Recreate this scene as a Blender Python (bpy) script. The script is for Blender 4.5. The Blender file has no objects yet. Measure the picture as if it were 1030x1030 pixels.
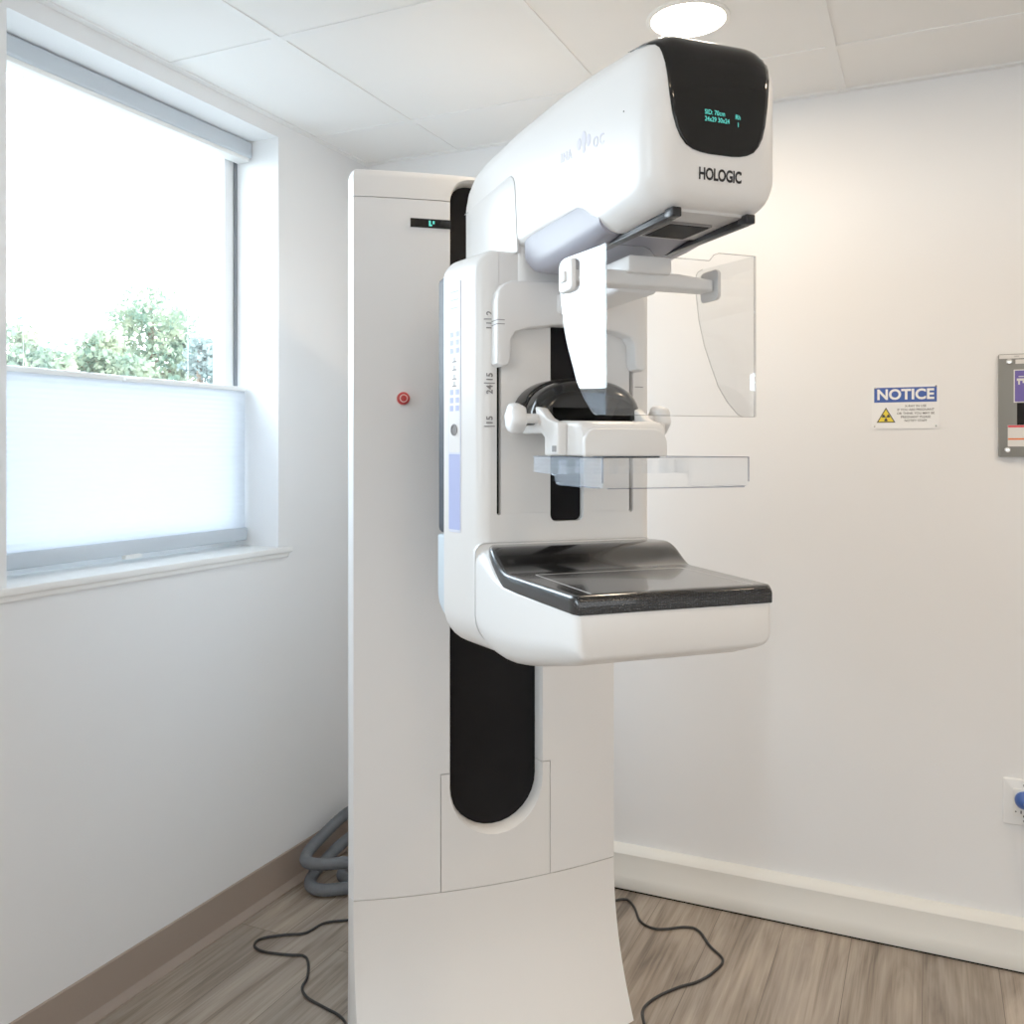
import bpy, bmesh, math, random
from mathutils import Vector, Matrix
from mathutils.bvhtree import BVHTree
random.seed(7)
scn = bpy.context.scene
COL = scn.collection
R = math.radians
PI = math.pi

# ------------------------------------------------------------------ materials
def new_mat(name):
    m = bpy.data.materials.new(name); m.use_nodes = True
    nt = m.node_tree
    for n in list(nt.nodes): nt.nodes.remove(n)
    out = nt.nodes.new('ShaderNodeOutputMaterial')
    return m, nt, out

def plastic(name, col, rough=0.4, metal=0.0, coat=0.0, bump=0.0, bscale=300, var=0.015, spec=0.5):
    m, nt, out = new_mat(name)
    b = nt.nodes.new('ShaderNodeBsdfPrincipled')
    nt.links.new(b.outputs[0], out.inputs[0])
    tc = nt.nodes.new('ShaderNodeTexCoord')
    nz = nt.nodes.new('ShaderNodeTexNoise'); nz.inputs['Scale'].default_value = 6
    nt.links.new(tc.outputs['Object'], nz.inputs['Vector'])
    mx = nt.nodes.new('ShaderNodeMix'); mx.data_type = 'RGBA'
    a = [max(0, c*(1-var)) for c in col]; c2 = [min(1, c*(1+var)) for c in col]
    mx.inputs[6].default_value = (*a, 1); mx.inputs[7].default_value = (*c2, 1)
    nt.links.new(nz.outputs['Fac'], mx.inputs[0])
    nt.links.new(mx.outputs[2], b.inputs['Base Color'])
    b.inputs['Roughness'].default_value = rough
    b.inputs['Metallic'].default_value = metal
    b.inputs['Specular IOR Level'].default_value = spec
    if coat: b.inputs['Coat Weight'].default_value = coat
    if bump:
        n2 = nt.nodes.new('ShaderNodeTexNoise'); n2.inputs['Scale'].default_value = bscale
        nt.links.new(tc.outputs['Object'], n2.inputs['Vector'])
        bp = nt.nodes.new('ShaderNodeBump'); bp.inputs['Strength'].default_value = bump; bp.inputs['Distance'].default_value = 0.002
        nt.links.new(n2.outputs['Fac'], bp.inputs['Height'])
        nt.links.new(bp.outputs[0], b.inputs['Normal'])
    return m

def emit(name, col, s):
    m, nt, out = new_mat(name)
    e = nt.nodes.new('ShaderNodeEmission'); e.inputs[0].default_value = (*col, 1); e.inputs[1].default_value = s
    nt.links.new(e.outputs[0], out.inputs[0]); return m

def clear(name, tint, edge, ior=1.5, blend=0.35):
    """clear acrylic / glass sheet: straight-through transmission, Fresnel mirror, darker at grazing"""
    m, nt, out = new_mat(name)
    lw = nt.nodes.new('ShaderNodeLayerWeight'); lw.inputs['Blend'].default_value = blend
    mx = nt.nodes.new('ShaderNodeMix'); mx.data_type = 'RGBA'
    mx.inputs[6].default_value = (*tint, 1); mx.inputs[7].default_value = (*edge, 1)
    nt.links.new(lw.outputs['Facing'], mx.inputs[0])
    t = nt.nodes.new('ShaderNodeBsdfTransparent'); nt.links.new(mx.outputs[2], t.inputs[0])
    g = nt.nodes.new('ShaderNodeBsdfGlossy'); g.inputs['Roughness'].default_value = 0.01
    g.inputs['Color'].default_value = (1, 1, 1, 1)
    # Schlick Fresnel of a thin sheet, the same from both sides
    l2 = nt.nodes.new('ShaderNodeLayerWeight'); l2.inputs['Blend'].default_value = 0.5
    pw = nt.nodes.new('ShaderNodeMath'); pw.operation = 'POWER'; pw.inputs[1].default_value = 5
    nt.links.new(l2.outputs['Facing'], pw.inputs[0])
    f0 = ((ior-1)/(ior+1))**2
    fr = nt.nodes.new('ShaderNodeMath'); fr.operation = 'MULTIPLY_ADD'; fr.inputs[1].default_value = 1-f0; fr.inputs[2].default_value = f0
    nt.links.new(pw.outputs[0], fr.inputs[0])
    ms = nt.nodes.new('ShaderNodeMixShader')
    nt.links.new(fr.outputs[0], ms.inputs[0]); nt.links.new(t.outputs[0], ms.inputs[1]); nt.links.new(g.outputs[0], ms.inputs[2])
    nt.links.new(ms.outputs[0], out.inputs[0])
    return m

M = {}
M['wall'] = plastic('painted_wall', (0.83, 0.835, 0.84), 0.55, bump=0.08, bscale=250, var=0.01, spec=0.3)
M['ceil'] = plastic('ceiling_tile', (0.86, 0.855, 0.84), 0.9, bump=0.15, bscale=500, var=0.01, spec=0.1)
M['grid'] = plastic('ceiling_grid', (0.84, 0.84, 0.83), 0.5)
M['trimwhite'] = plastic('trim_white', (0.85, 0.85, 0.83), 0.4)
M['basewhite'] = plastic('baseboard_white', (0.80, 0.79, 0.74), 0.45, var=0.03)
M['basetaupe'] = plastic('baseboard_taupe', (0.315, 0.245, 0.20), 0.5, var=0.03)
M['white'] = plastic('machine_white', (0.84, 0.835, 0.825), 0.33, bump=0.02, bscale=700)
M['white2'] = plastic('machine_white_satin', (0.84, 0.84, 0.84), 0.42)
M['housing'] = plastic('shaded_grey_plastic', (0.34, 0.345, 0.41), 0.45)  # grey tone with shading mixed into the colour
M['under'] = plastic('underside_grey', (0.62, 0.62, 0.62), 0.5)
M['black'] = plastic('matte_black', (0.0065, 0.0065, 0.0075), 0.6, spec=0.12)
M['blackshiny'] = plastic('gloss_black', (0.006, 0.006, 0.006), 0.06, spec=0.3)
M['dome'] = plastic('smoked_black', (0.010, 0.010, 0.010), 0.14, spec=0.35)
M['rail'] = plastic('rail_black', (0.010, 0.011, 0.014), 0.35, spec=0.3)
M['slate'] = plastic('slate_grey', (0.04, 0.052, 0.07), 0.55, spec=0.3)
M['paleblue'] = plastic('pale_blue_plastic', (0.62, 0.72, 0.80), 0.4)
M['print'] = plastic('dark_print', (0.03, 0.03, 0.035), 0.6)
M['printgrey'] = plastic('grey_print', (0.25, 0.24, 0.24), 0.6)
M['printpale'] = plastic('pale_lavender_print', (0.70, 0.70, 0.80), 0.5)  # lavender print, its paleness stands in for overexposure
M['blueprint'] = plastic('blue_print', (0.42, 0.48, 0.80), 0.5)
M['paleprint'] = plastic('pale_blue_panel', (0.72, 0.76, 0.90), 0.45)
M['red'] = plastic('red_plastic', (0.55, 0.02, 0.02), 0.3)
M['redlight'] = plastic('pink_print', (0.80, 0.45, 0.42), 0.4)
M['teal'] = emit('teal_display', (0.12, 0.75, 0.62), 0.9)
M['glass'] = clear('window_glass', (0.97, 0.985, 0.98), (0.9, 0.95, 0.94))
M['acrylic'] = clear('clear_acrylic', (0.985, 0.985, 0.985), (0.86, 0.88, 0.89), 1.55, 0.25)
M['poly'] = clear('clear_polycarbonate', (0.993, 0.995, 0.997), (0.90, 0.92, 0.94), 1.45, 0.2)
M['polyedge'] = clear('polycarbonate_edge', (0.66, 0.68, 0.73), (0.55, 0.58, 0.64), 1.45, 0.3)
M['acrylicedge'] = clear('acrylic_edge', (0.80, 0.80, 0.80), (0.68, 0.69, 0.70), 1.45, 0.3)
M['alu'] = plastic('aluminium', (0.50, 0.54, 0.60), 0.35, metal=0.3)
M['shaderail'] = plastic('shade_rail', (0.50, 0.55, 0.60), 0.45)
M['frame'] = plastic('window_frame', (0.8, 0.8, 0.8), 0.4)
M['darkgrey'] = plastic('dark_grey_plastic', (0.16, 0.17, 0.19), 0.5)
M['boxgrey'] = plastic('grey_enamel', (0.20, 0.205, 0.195), 0.4)
M['signwhite'] = plastic('sign_white', (0.86, 0.87, 0.87), 0.35)
M['signblue'] = plastic('sign_blue', (0.025, 0.08, 0.36), 0.4)
M['signyellow'] = plastic('sign_yellow', (0.85, 0.66, 0.03), 0.4)
M['purple'] = plastic('purple_label', (0.11, 0.075, 0.36), 0.4)
M['orange'] = plastic('orange_print', (0.80, 0.17, 0.02), 0.4)
M['redprint'] = plastic('red_print', (0.65, 0.03, 0.05), 0.4)
M['label'] = plastic('white_label', (0.72, 0.71, 0.69), 0.5)
M['screw'] = plastic('screw_metal', (0.75, 0.74, 0.70), 0.2, metal=0.9)
M['plugblue'] = plastic('blue_plug', (0.03, 0.09, 0.36), 0.35)
M['cord'] = plastic('black_cord', (0.008, 0.008, 0.009), 0.45)
M['greycord'] = plastic('grey_cord', (0.35, 0.35, 0.35), 0.45)
M['bark'] = plastic('bark', (0.12, 0.08, 0.05), 0.9, bump=0.6, bscale=30, var=0.3)
M['grass'] = plastic('gravel_ground', (0.16, 0.16, 0.155), 0.95, var=0.3)

def hose_mat():
    m, nt, out = new_mat('grey_conduit')
    b = nt.nodes.new('ShaderNodeBsdfPrincipled'); nt.links.new(b.outputs[0], out.inputs[0])
    tc = nt.nodes.new('ShaderNodeTexCoord')
    nz = nt.nodes.new('ShaderNodeTexNoise'); nz.inputs['Scale'].default_value = 40
    nt.links.new(tc.outputs['Object'], nz.inputs[0])
    cr = nt.nodes.new('ShaderNodeValToRGB')
    cr.color_ramp.elements[0].color = (0.095, 0.105, 0.12, 1); cr.color_ramp.elements[1].color = (0.15, 0.165, 0.185, 1)
    nt.links.new(nz.outputs['Fac'], cr.inputs[0]); nt.links.new(cr.outputs[0], b.inputs['Base Color'])
    b.inputs['Roughness'].default_value = 0.55
    return m
M['hose'] = hose_mat()

def carbon_mat():
    m, nt, out = new_mat('carbon_weave')
    b = nt.nodes.new('ShaderNodeBsdfPrincipled'); nt.links.new(b.outputs[0], out.inputs[0])
    tc = nt.nodes.new('ShaderNodeTexCoord')
    mp = nt.nodes.new('ShaderNodeMapping'); mp.inputs['Rotation'].default_value = (0, 0.785, 0)
    ck = nt.nodes.new('ShaderNodeTexChecker'); ck.inputs['Scale'].default_value = 340
    ck.inputs['Color1'].default_value = (0.006, 0.006, 0.007, 1); ck.inputs['Color2'].default_value = (0.018, 0.017, 0.016, 1)
    nt.links.new(tc.outputs['Object'], mp.inputs[0]); nt.links.new(mp.outputs[0], ck.inputs[0])
    nt.links.new(ck.outputs[0], b.inputs['Base Color'])
    b.inputs['Roughness'].default_value = 0.20
    b.inputs['Specular IOR Level'].default_value = 0.35
    b.inputs['Coat Weight'].default_value = 0.25; b.inputs['Coat Roughness'].default_value = 0.03
    return m
M['carbon'] = carbon_mat()

def shade_mat():
    m, nt, out = new_mat('cellular_fabric')
    tc = nt.nodes.new('ShaderNodeTexCoord')
    wv = nt.nodes.new('ShaderNodeTexNoise'); wv.inputs['Scale'].default_value = 200
    nt.links.new(tc.outputs['Object'], wv.inputs[0])
    d = nt.nodes.new('ShaderNodeBsdfDiffuse'); d.inputs[0].default_value = (0.84, 0.87, 0.91, 1)
    t = nt.nodes.new('ShaderNodeBsdfTranslucent'); t.inputs[0].default_value = (0.60, 0.625, 0.66, 1)
    ms = nt.nodes.new('ShaderNodeMixShader'); ms.inputs[0].default_value = 0.52
    nt.links.new(d.outputs[0], ms.inputs[1]); nt.links.new(t.outputs[0], ms.inputs[2])
    nt.links.new(ms.outputs[0], out.inputs[0]); return m
M['fabric'] = shade_mat()

def leaf_mat(name, a, b_, tr=0.4):
    m, nt, out = new_mat(name)
    tc = nt.nodes.new('ShaderNodeTexCoord')
    nz = nt.nodes.new('ShaderNodeTexNoise'); nz.inputs['Scale'].default_value = 3
    nt.links.new(tc.outputs['Object'], nz.inputs[0])
    cr = nt.nodes.new('ShaderNodeValToRGB')
    cr.color_ramp.elements[0].position = 0.35; cr.color_ramp.elements[1].position = 0.65
    cr.color_ramp.elements[0].color = (*a, 1); cr.color_ramp.elements[1].color = (*b_, 1)
    nt.links.new(nz.outputs['Fac'], cr.inputs[0])
    d = nt.nodes.new('ShaderNodeBsdfDiffuse'); t = nt.nodes.new('ShaderNodeBsdfTranslucent')
    nt.links.new(cr.outputs[0], d.inputs[0]); nt.links.new(cr.outputs[0], t.inputs[0])
    ms = nt.nodes.new('ShaderNodeMixShader'); ms.inputs[0].default_value = tr
    nt.links.new(d.outputs[0], ms.inputs[1]); nt.links.new(t.outputs[0], ms.inputs[2])
    nt.links.new(ms.outputs[0], out.inputs[0]); return m
M['leaf'] = leaf_mat('green_leaves', (0.10, 0.16, 0.115), (0.30, 0.33, 0.21))
M['leafpale'] = leaf_mat('pale_green_leaves', (0.12, 0.17, 0.16), (0.22, 0.26, 0.24))

def floor_mat():
    m, nt, out = new_mat('vinyl_wood_planks')
    b = nt.nodes.new('ShaderNodeBsdfPrincipled'); nt.links.new(b.outputs[0], out.inputs[0])
    tc = nt.nodes.new('ShaderNodeTexCoord')
    # planks run along world Y; brick texture runs along its X, so rotate
    mp = nt.nodes.new('ShaderNodeMapping'); mp.inputs['Rotation'].default_value = (0, 0, PI/2)
    mp.inputs['Location'].default_value = (0.35, 0.02, 0)
    nt.links.new(tc.outputs['Object'], mp.inputs[0])
    def brick(c1, c2, mortar):
        br = nt.nodes.new('ShaderNodeTexBrick')
        br.offset = 0.37; br.offset_frequency = 2
        br.inputs['Scale'].default_value = 1; br.inputs['Brick Width'].default_value = 1.22; br.inputs['Row Height'].default_value = 0.178
        br.inputs['Mortar Size'].default_value = 0.0011; br.inputs['Mortar Smooth'].default_value = 0.3
        br.inputs['Color1'].default_value = (*c1, 1); br.inputs['Color2'].default_value = (*c2, 1); br.inputs['Mortar'].default_value = (*mortar, 1)
        nt.links.new(mp.outputs[0], br.inputs[0]); return br
    br = brick((0.05,)*3, (0.95,)*3, (0.5,)*3)
    # per-plank offset of the grain
    va = nt.nodes.new('ShaderNodeVectorMath'); va.operation = 'MULTIPLY_ADD'
    va.inputs[1].default_value = (1, 1, 1)
    sc = nt.nodes.new('ShaderNodeVectorMath'); sc.operation = 'SCALE'; sc.inputs['Scale'].default_value = 7.3
    nt.links.new(br.outputs['Color'], sc.inputs[0])
    nt.links.new(tc.outputs['Object'], va.inputs[0]); nt.links.new(sc.outputs[0], va.inputs[2])
    def noise(scale3, sc_, det, dist=0.0):
        mm = nt.nodes.new('ShaderNodeMapping'); mm.inputs['Scale'].default_value = scale3
        nt.links.new(va.outputs[0], mm.inputs[0])
        n = nt.nodes.new('ShaderNodeTexNoise'); n.inputs['Scale'].default_value = sc_; n.inputs['Detail'].default_value = det
        n.inputs['Distortion'].default_value = dist
        nt.links.new(mm.outputs[0], n.inputs[0]); return n
    n1 = noise((7.5, 0.9, 1), 1.8, 7, 1.7)      # broad cathedral streaks
    n2 = noise((60, 1.6, 1), 2.0, 8, 0.6)     # fine grain
    n3 = noise((3, 1.4, 1), 1.3, 2, 0.3)      # warm/cool patches
    cr = nt.nodes.new('ShaderNodeValToRGB')
    e = cr.color_ramp.elements
    e[0].position = 0.30; e[0].color = (0.11, 0.085, 0.066, 1)
    e[1].position = 0.70; e[1].color = (0.52, 0.44, 0.36, 1)
    x = e.new(0.44); x.color = (0.29, 0.235, 0.185, 1)
    x = e.new(0.55); x.color = (0.40, 0.335, 0.27, 1)
    mxn = nt.nodes.new('ShaderNodeMix'); mxn.data_type = 'FLOAT'; mxn.inputs[0].default_value = 0.40
    nt.links.new(n1.outputs['Fac'], mxn.inputs[2]); nt.links.new(n2.outputs['Fac'], mxn.inputs[3])
    nt.links.new(mxn.outputs[0], cr.inputs[0])
    mx = nt.nodes.new('ShaderNodeMix'); mx.data_type = 'RGBA'; mx.blend_type = 'MULTIPLY'; mx.inputs[0].default_value = 0.55
    cr3 = nt.nodes.new('ShaderNodeValToRGB')
    cr3.color_ramp.elements[0].position = 0.35; cr3.color_ramp.elements[0].color = (0.72, 0.72, 0.74, 1)
    cr3.color_ramp.elements[1].position = 0.65; cr3.color_ramp.elements[1].color = (1.0, 0.97, 0.93, 1)
    nt.links.new(n3.outputs['Fac'], cr3.inputs[0])
    nt.links.new(cr.outputs[0], mx.inputs[6]); nt.links.new(cr3.outputs[0], mx.inputs[7])
    # plank tone and seams
    mt = nt.nodes.new('ShaderNodeMapRange'); mt.inputs[3].default_value = 0.84; mt.inputs[4].default_value = 1.12
    nt.links.new(br.outputs['Color'], mt.inputs[0])
    mx2 = nt.nodes.new('ShaderNodeMix'); mx2.data_type = 'RGBA'; mx2.blend_type = 'MULTIPLY'; mx2.inputs[0].default_value = 1
    nt.links.new(mx.outputs[2], mx2.inputs[6]); nt.links.new(mt.outputs[0], mx2.inputs[7])
    mx3 = nt.nodes.new('ShaderNodeMix'); mx3.data_type = 'RGBA'
    mx3.inputs[7].default_value = (0.09, 0.065, 0.05, 1)
    mf = nt.nodes.new('ShaderNodeMath'); mf.operation = 'MULTIPLY'; mf.inputs[1].default_value = 0.75
    nt.links.new(br.outputs['Fac'], mf.inputs[0]); nt.links.new(mf.outputs[0], mx3.inputs[0])
    nt.links.new(mx2.outputs[2], mx3.inputs[6])
    nt.links.new(mx3.outputs[2], b.inputs['Base Color'])
    b.inputs['Roughness'].default_value = 0.42
    b.inputs['Specular IOR Level'].default_value = 0.35
    bp = nt.nodes.new('ShaderNodeBump'); bp.inputs['Strength'].default_value = 0.12; bp.inputs['Distance'].default_value = 0.002
    nt.links.new(n2.outputs['Fac'], bp.inputs['Height']); nt.links.new(bp.outputs[0], b.inputs['Normal'])
    return m
M['floor'] = floor_mat()

# ------------------------------------------------------------------ mesh helpers
def finish(me, smooth=35):
    if smooth:
        for p in me.polygons: p.use_smooth = True
        me.set_sharp_from_angle(angle=R(smooth))

def link(name, me, mat, parent=None, smooth=35):
    finish(me, smooth)
    o = bpy.data.objects.new(name, me); COL.objects.link(o)
    me.materials.clear(); me.materials.append(mat)
    if parent is not None: o.parent = parent
    return o

def from_bm(name, bm, mat, parent=None, smooth=35):
    bmesh.ops.recalc_face_normals(bm, faces=bm.faces[:])
    me = bpy.data.meshes.new(name); bm.to_mesh(me); bm.free()
    return link(name, me, mat, parent, smooth)

def box(bm, x0, x1, y0, y1, z0, z1, bev=0.0, seg=2):
    r = bmesh.ops.create_cube(bm, size=1.0)
    vs = r['verts']
    for v in vs:
        v.co = Vector((x0 + (v.co.x+.5)*(x1-x0), y0 + (v.co.y+.5)*(y1-y0), z0 + (v.co.z+.5)*(z1-z0)))
    if bev > 0:
        es = list({e for v in vs for e in v.link_edges})
        bmesh.ops.bevel(bm, geom=es, offset=bev, segments=seg, affect='EDGES', profile=0.5)

def BOX(name, mat, parent, *a, **k):
    bm = bmesh.new(); box(bm, *a, **k); return from_bm(name, bm, mat, parent)

def loft(bm, rings, cap0=True, cap1=True, closed=True):
    vr = [[bm.verts.new(p) for p in r] for r in rings]
    n = len(vr[0])
    for a, b in zip(vr, vr[1:]):
        for i in range(n if closed else n-1):
            j = (i+1) % n
            try: bm.faces.new((a[i], a[j], b[j], b[i]))
            except ValueError: pass
    if cap0: bm.faces.new(list(reversed(vr[0])))
    if cap1: bm.faces.new(vr[-1])

def rrect(w0, w1, h0, h1, r, seg=6):
    """rounded rectangle outline, ccw; r = radius or (bl, br, tr, tl)"""
    if not isinstance(r, (tuple, list)): r = (r,)*4
    pts = []
    for (cx, cy, a0), rr in zip(((w0, h0, 180), (w1, h0, 270), (w1, h1, 0), (w0, h1, 90)), r):
        sx = 1 if cx == w0 else -1; sy = 1 if cy == h0 else -1
        for k in range(seg+1):
            a = R(a0 + 90*k/seg)
            pts.append((cx + sx*rr + rr*math.cos(a), cy + sy*rr + rr*math.sin(a)))
    return pts

def inset(pts, d):
    """offset a ccw polygon inwards by d"""
    n = len(pts); out = []
    for i in range(n):
        p0, p1, p2 = Vector(pts[i-1]), Vector(pts[i]), Vector(pts[(i+1) % n])
        e1, e2 = p1-p0, p2-p1
        if e1.length < 1e-7: e1 = e2
        if e2.length < 1e-7: e2 = e1
        n1 = Vector((-e1.y, e1.x)).normalized(); n2 = Vector((-e2.y, e2.x)).normalized()
        b = (n1+n2)
        if b.length < 1e-6: b = n1
        b.normalize(); c = max(0.35, b.dot(n1))
        q = p1 + b*(d/c); out.append((q.x, q.y))
    return out

def prism(bm, pts, a0, a1, axis='y', r0=0.0, r1=0.0, seg=4):
    """extrude a 2-D outline along an axis from a0 to a1 with rounded ends"""
    def to3(p, a):
        if axis == 'y': return (p[0], a, p[1])
        if axis == 'x': return (a, p[0], p[1])
        return (p[0], p[1], a)
    s = 1 if a1 > a0 else -1
    rings = []
    if r0 > 0:
        for k in range(seg+1):
            t = PI/2*k/seg
            rings.append([to3(p, a0 + s*r0*(1-math.sin(t))) for p in inset(pts, r0*(1-math.cos(t)))][:] if False else
                         [to3(p, a0 + s*r0*(1-math.cos(t))) for p in inset(pts, r0*(1-math.sin(t)))])
    else: rings.append([to3(p, a0) for p in pts])
    if r1 > 0:
        for k in range(seg+1):
            t = PI/2*k/seg
            rings.append([to3(p, a1 - s*r1*(1-math.sin(t))) for p in inset(pts, r1*(1-math.cos(t)))])
    else: rings.append([to3(p, a1) for p in pts])
    loft(bm, rings)

def PRISM(name, mat, parent, *a, **k):
    bm = bmesh.new(); prism(bm, *a, **k); return from_bm(name, bm, mat, parent)

def cyl(bm, c0, c1, r0, r1=None, n=24, cap=True):
    r1 = r0 if r1 is None else r1
    c0, c1 = Vector(c0), Vector(c1); d = (c1-c0).normalized()
    u = d.orthogonal().normalized(); v = d.cross(u)
    ring = lambda c, r: [tuple(c + (u*math.cos(2*PI*k/n) + v*math.sin(2*PI*k/n))*r) for k in range(n)]
    loft(bm, [ring(c0, r0), ring(c1, r1)], cap, cap)

def lathe(bm, prof, c, axis, n=32):
    """prof: list of (radius, height along axis)"""
    c = Vector(c); d = Vector(axis).normalized(); u = d.orthogonal().normalized(); v = d.cross(u)
    rings = [[tuple(c + d*h + (u*math.cos(2*PI*k/n) + v*math.sin(2*PI*k/n))*max(r, 1e-5)) for k in range(n)] for r, h in prof]
    loft(bm, rings)

def smooth_path(pts, sub=6):
    P = [Vector(p) for p in pts]; out = []
    for i in range(len(P)-1):
        p0 = P[max(i-1, 0)]; p1 = P[i]; p2 = P[i+1]; p3 = P[min(i+2, len(P)-1)]
        for k in range(sub):
            t = k/sub
            out.append(0.5*((2*p1) + (p2-p0)*t + (2*p0-5*p1+4*p2-p3)*t*t + (3*p1-p0-3*p2+p3)*t**3))
    out.append(P[-1]); return out

def tube(bm, path, r, n=10, rfun=None):
    rings = []; up = Vector((0, 0, 1)); u = None
    for i, p in enumerate(path):
        d = (path[min(i+1, len(path)-1)] - path[max(i-1, 0)]).normalized()
        if u is None:
            u = d.cross(up)
            if u.length < 1e-3: u = d.cross(Vector((1, 0, 0)))
        u = (u - d*u.dot(d)).normalized(); v = d.cross(u)
        rr = r if rfun is None else rfun(i)
        rings.append([tuple(p + (u*math.cos(2*PI*k/n) + v*math.sin(2*PI*k/n))*rr) for k in range(n)])
    loft(bm, rings)

def boolean(o, cutters, op='DIFFERENCE'):
    for c in cutters:
        md = o.modifiers.new('b', 'BOOLEAN'); md.operation = op; md.object = c; md.solver = 'EXACT'
    bpy.context.view_layer.update()
    dg = bpy.context.evaluated_depsgraph_get()
    me = bpy.data.meshes.new_from_object(o.evaluated_get(dg))
    o.modifiers.clear(); old = o.data; o.data = me; bpy.data.meshes.remove(old)
    finish(me, 30)

def kill(*os_):
    for o in os_:
        me = o.data; bpy.data.objects.remove(o); bpy.data.meshes.remove(me)

def text_mesh(body, size, extrude=0.0004, spacing=1.0, align='CENTER', bold=0.0, line=1.0):
    cu = bpy.data.curves.new('t', 'FONT'); cu.body = body; cu.size = size; cu.extrude = extrude
    cu.align_x = align; cu.align_y = 'CENTER'; cu.space_character = spacing; cu.offset = bold; cu.space_line = line
    cu.resolution_u = 4
    o = bpy.data.objects.new('t', cu); COL.objects.link(o)
    bpy.context.view_layer.update()
    dg = bpy.context.evaluated_depsgraph_get()
    me = bpy.data.meshes.new_from_object(o.evaluated_get(dg))
    bpy.data.objects.remove(o); bpy.data.curves.remove(cu)
    return me

def text(name, body, size, mat, parent, loc, right, up, sx=1.0, **k):
    """lettering facing right x up"""
    me = text_mesh(body, size, **k)
    r = Vector(right).normalized(); u = Vector(up).normalized(); n = r.cross(u)
    mtx = Matrix(((r.x*sx, u.x, n.x, loc[0]), (r.y*sx, u.y, n.y, loc[1]), (r.z*sx, u.z, n.z, loc[2]), (0, 0, 0, 1)))
    me.transform(mtx)
    return link(name, me, mat, parent, 0)

def empty(name, loc, rz, label, cat, group=None):
    o = bpy.data.objects.new(name, None); COL.objects.link(o)
    o.location = loc; o.rotation_euler = (0, 0, rz); o.empty_display_size = 0.1
    o['label'] = label; o['category'] = cat
    if group: o['group'] = group
    return o

def tag(o, label, cat, group=None):
    o['label'] = label; o['category'] = cat
    if group: o['group'] = group
    return o

def struct(o, label=None):
    o['kind'] = 'structure'
    if label: o['label'] = label
    return o

# ------------------------------------------------------------------ the room
XL, YB, H = -1.80, 2.69, 2.337           # left wall, back wall, ceiling height
XR, YF = 2.3, -2.4                        # walls behind / beside the camera
WY0, WY1, WZ0, WZ1 = 1.322, 2.217, 1.0375, 2.287   # window opening in the left wall
TH = 0.21

struct(BOX('floor', M['floor'], None, XL-TH, XR+TH, YF-TH, YB+TH, -0.05, 0.0), 'grey brown wood look plank floor')
struct(BOX('ceiling', M['ceil'], None, XL-TH, XR+TH, YF-TH, YB+TH, H, H+0.05), 'white suspended tile ceiling')
bm = bmesh.new()
VY0, VY1 = -0.85, 0.15                    # added second window opening, outside the view, to let in more daylight
box(bm, XL-TH, XL, YF-TH, VY0, 0, H); box(bm, XL-TH, XL, VY1, WY0, 0, H)
box(bm, XL-TH, XL, VY0, VY1, 0, WZ0); box(bm, XL-TH, XL, VY0, VY1, WZ1, H); box(bm, XL-TH, XL, WY1, YB+TH, 0, H)
box(bm, XL-TH, XL, WY0, WY1, 0, WZ0); box(bm, XL-TH, XL, WY0, WY1, WZ1, H)
struct(from_bm('wall_left', bm, M['wall'], None, 0), 'white wall with deep window recess')
struct(BOX('wall_back', M['wall'], None, XL, XR+TH, YB, YB+TH, 0, H), 'white wall behind the machine with notice sign')
struct(BOX('wall_right', M['wall'], None, XR, XR+TH, YF, YB, 0, H))
struct(BOX('wall_front', M['wall'], None, XL, XR+TH, YF-TH, YF, 0, H))

# ceiling grid
bm = bmesh.new()
xs = [-1.440 + 0.6075*k for k in range(0, 7)]; ys = [2.388 - 0.6125*k for k in range(0, 8)]
for x in xs: box(bm, x-0.012, x+0.012, YF, YB, H-0.0035, H+0.001)
for y in ys:
    box(bm, XL, XR, y-0.012, y+0.012, H-0.003, H+0.001)
box(bm, XL, XR, YB-0.02, YB, H-0.0055, H+0.001); box(bm, XL, XL+0.02, YF, YB-0.02, H-0.005, H+0.001)
struct(from_bm('trim_1', bm, M['grid'], None, 0), 'white metal grid bars between the ceiling tiles')

# baseboards
prof = [(0, 0), (0.030, 0.0), (0.030, 0.004), (0.006, 0.014), (0.004, 0.103), (0, 0.106)]
bm = bmesh.new()
loft(bm, [[(XL+p, y, z) for p, z in prof] for y in (YF, YB-0.034)])
struct(from_bm('baseboard_left', bm, M['basetaupe'], None, 30), 'taupe vinyl cove base under the window wall')
prof = [(0, 0.006), (0.034, 0.006), (0.036, 0.012), (0.036, 0.048), (0.0343, 0.051), (0.0335, 0.112), (0.027, 0.122), (0.012, 0.130), (0, 0.131)]
bm = bmesh.new()
loft(bm, [[(x, YB-p, z) for p, z in prof] for x in (XL, XR)])
struct(from_bm('baseboard_back', bm, M['basewhite'], None, 30), 'off white stepped baseboard along the back wall')
BOX('shadow_gap', M['black'], bpy.data.objects['baseboard_back'], XL, XR, YB-0.030, YB, 0, 0.006)

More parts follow.
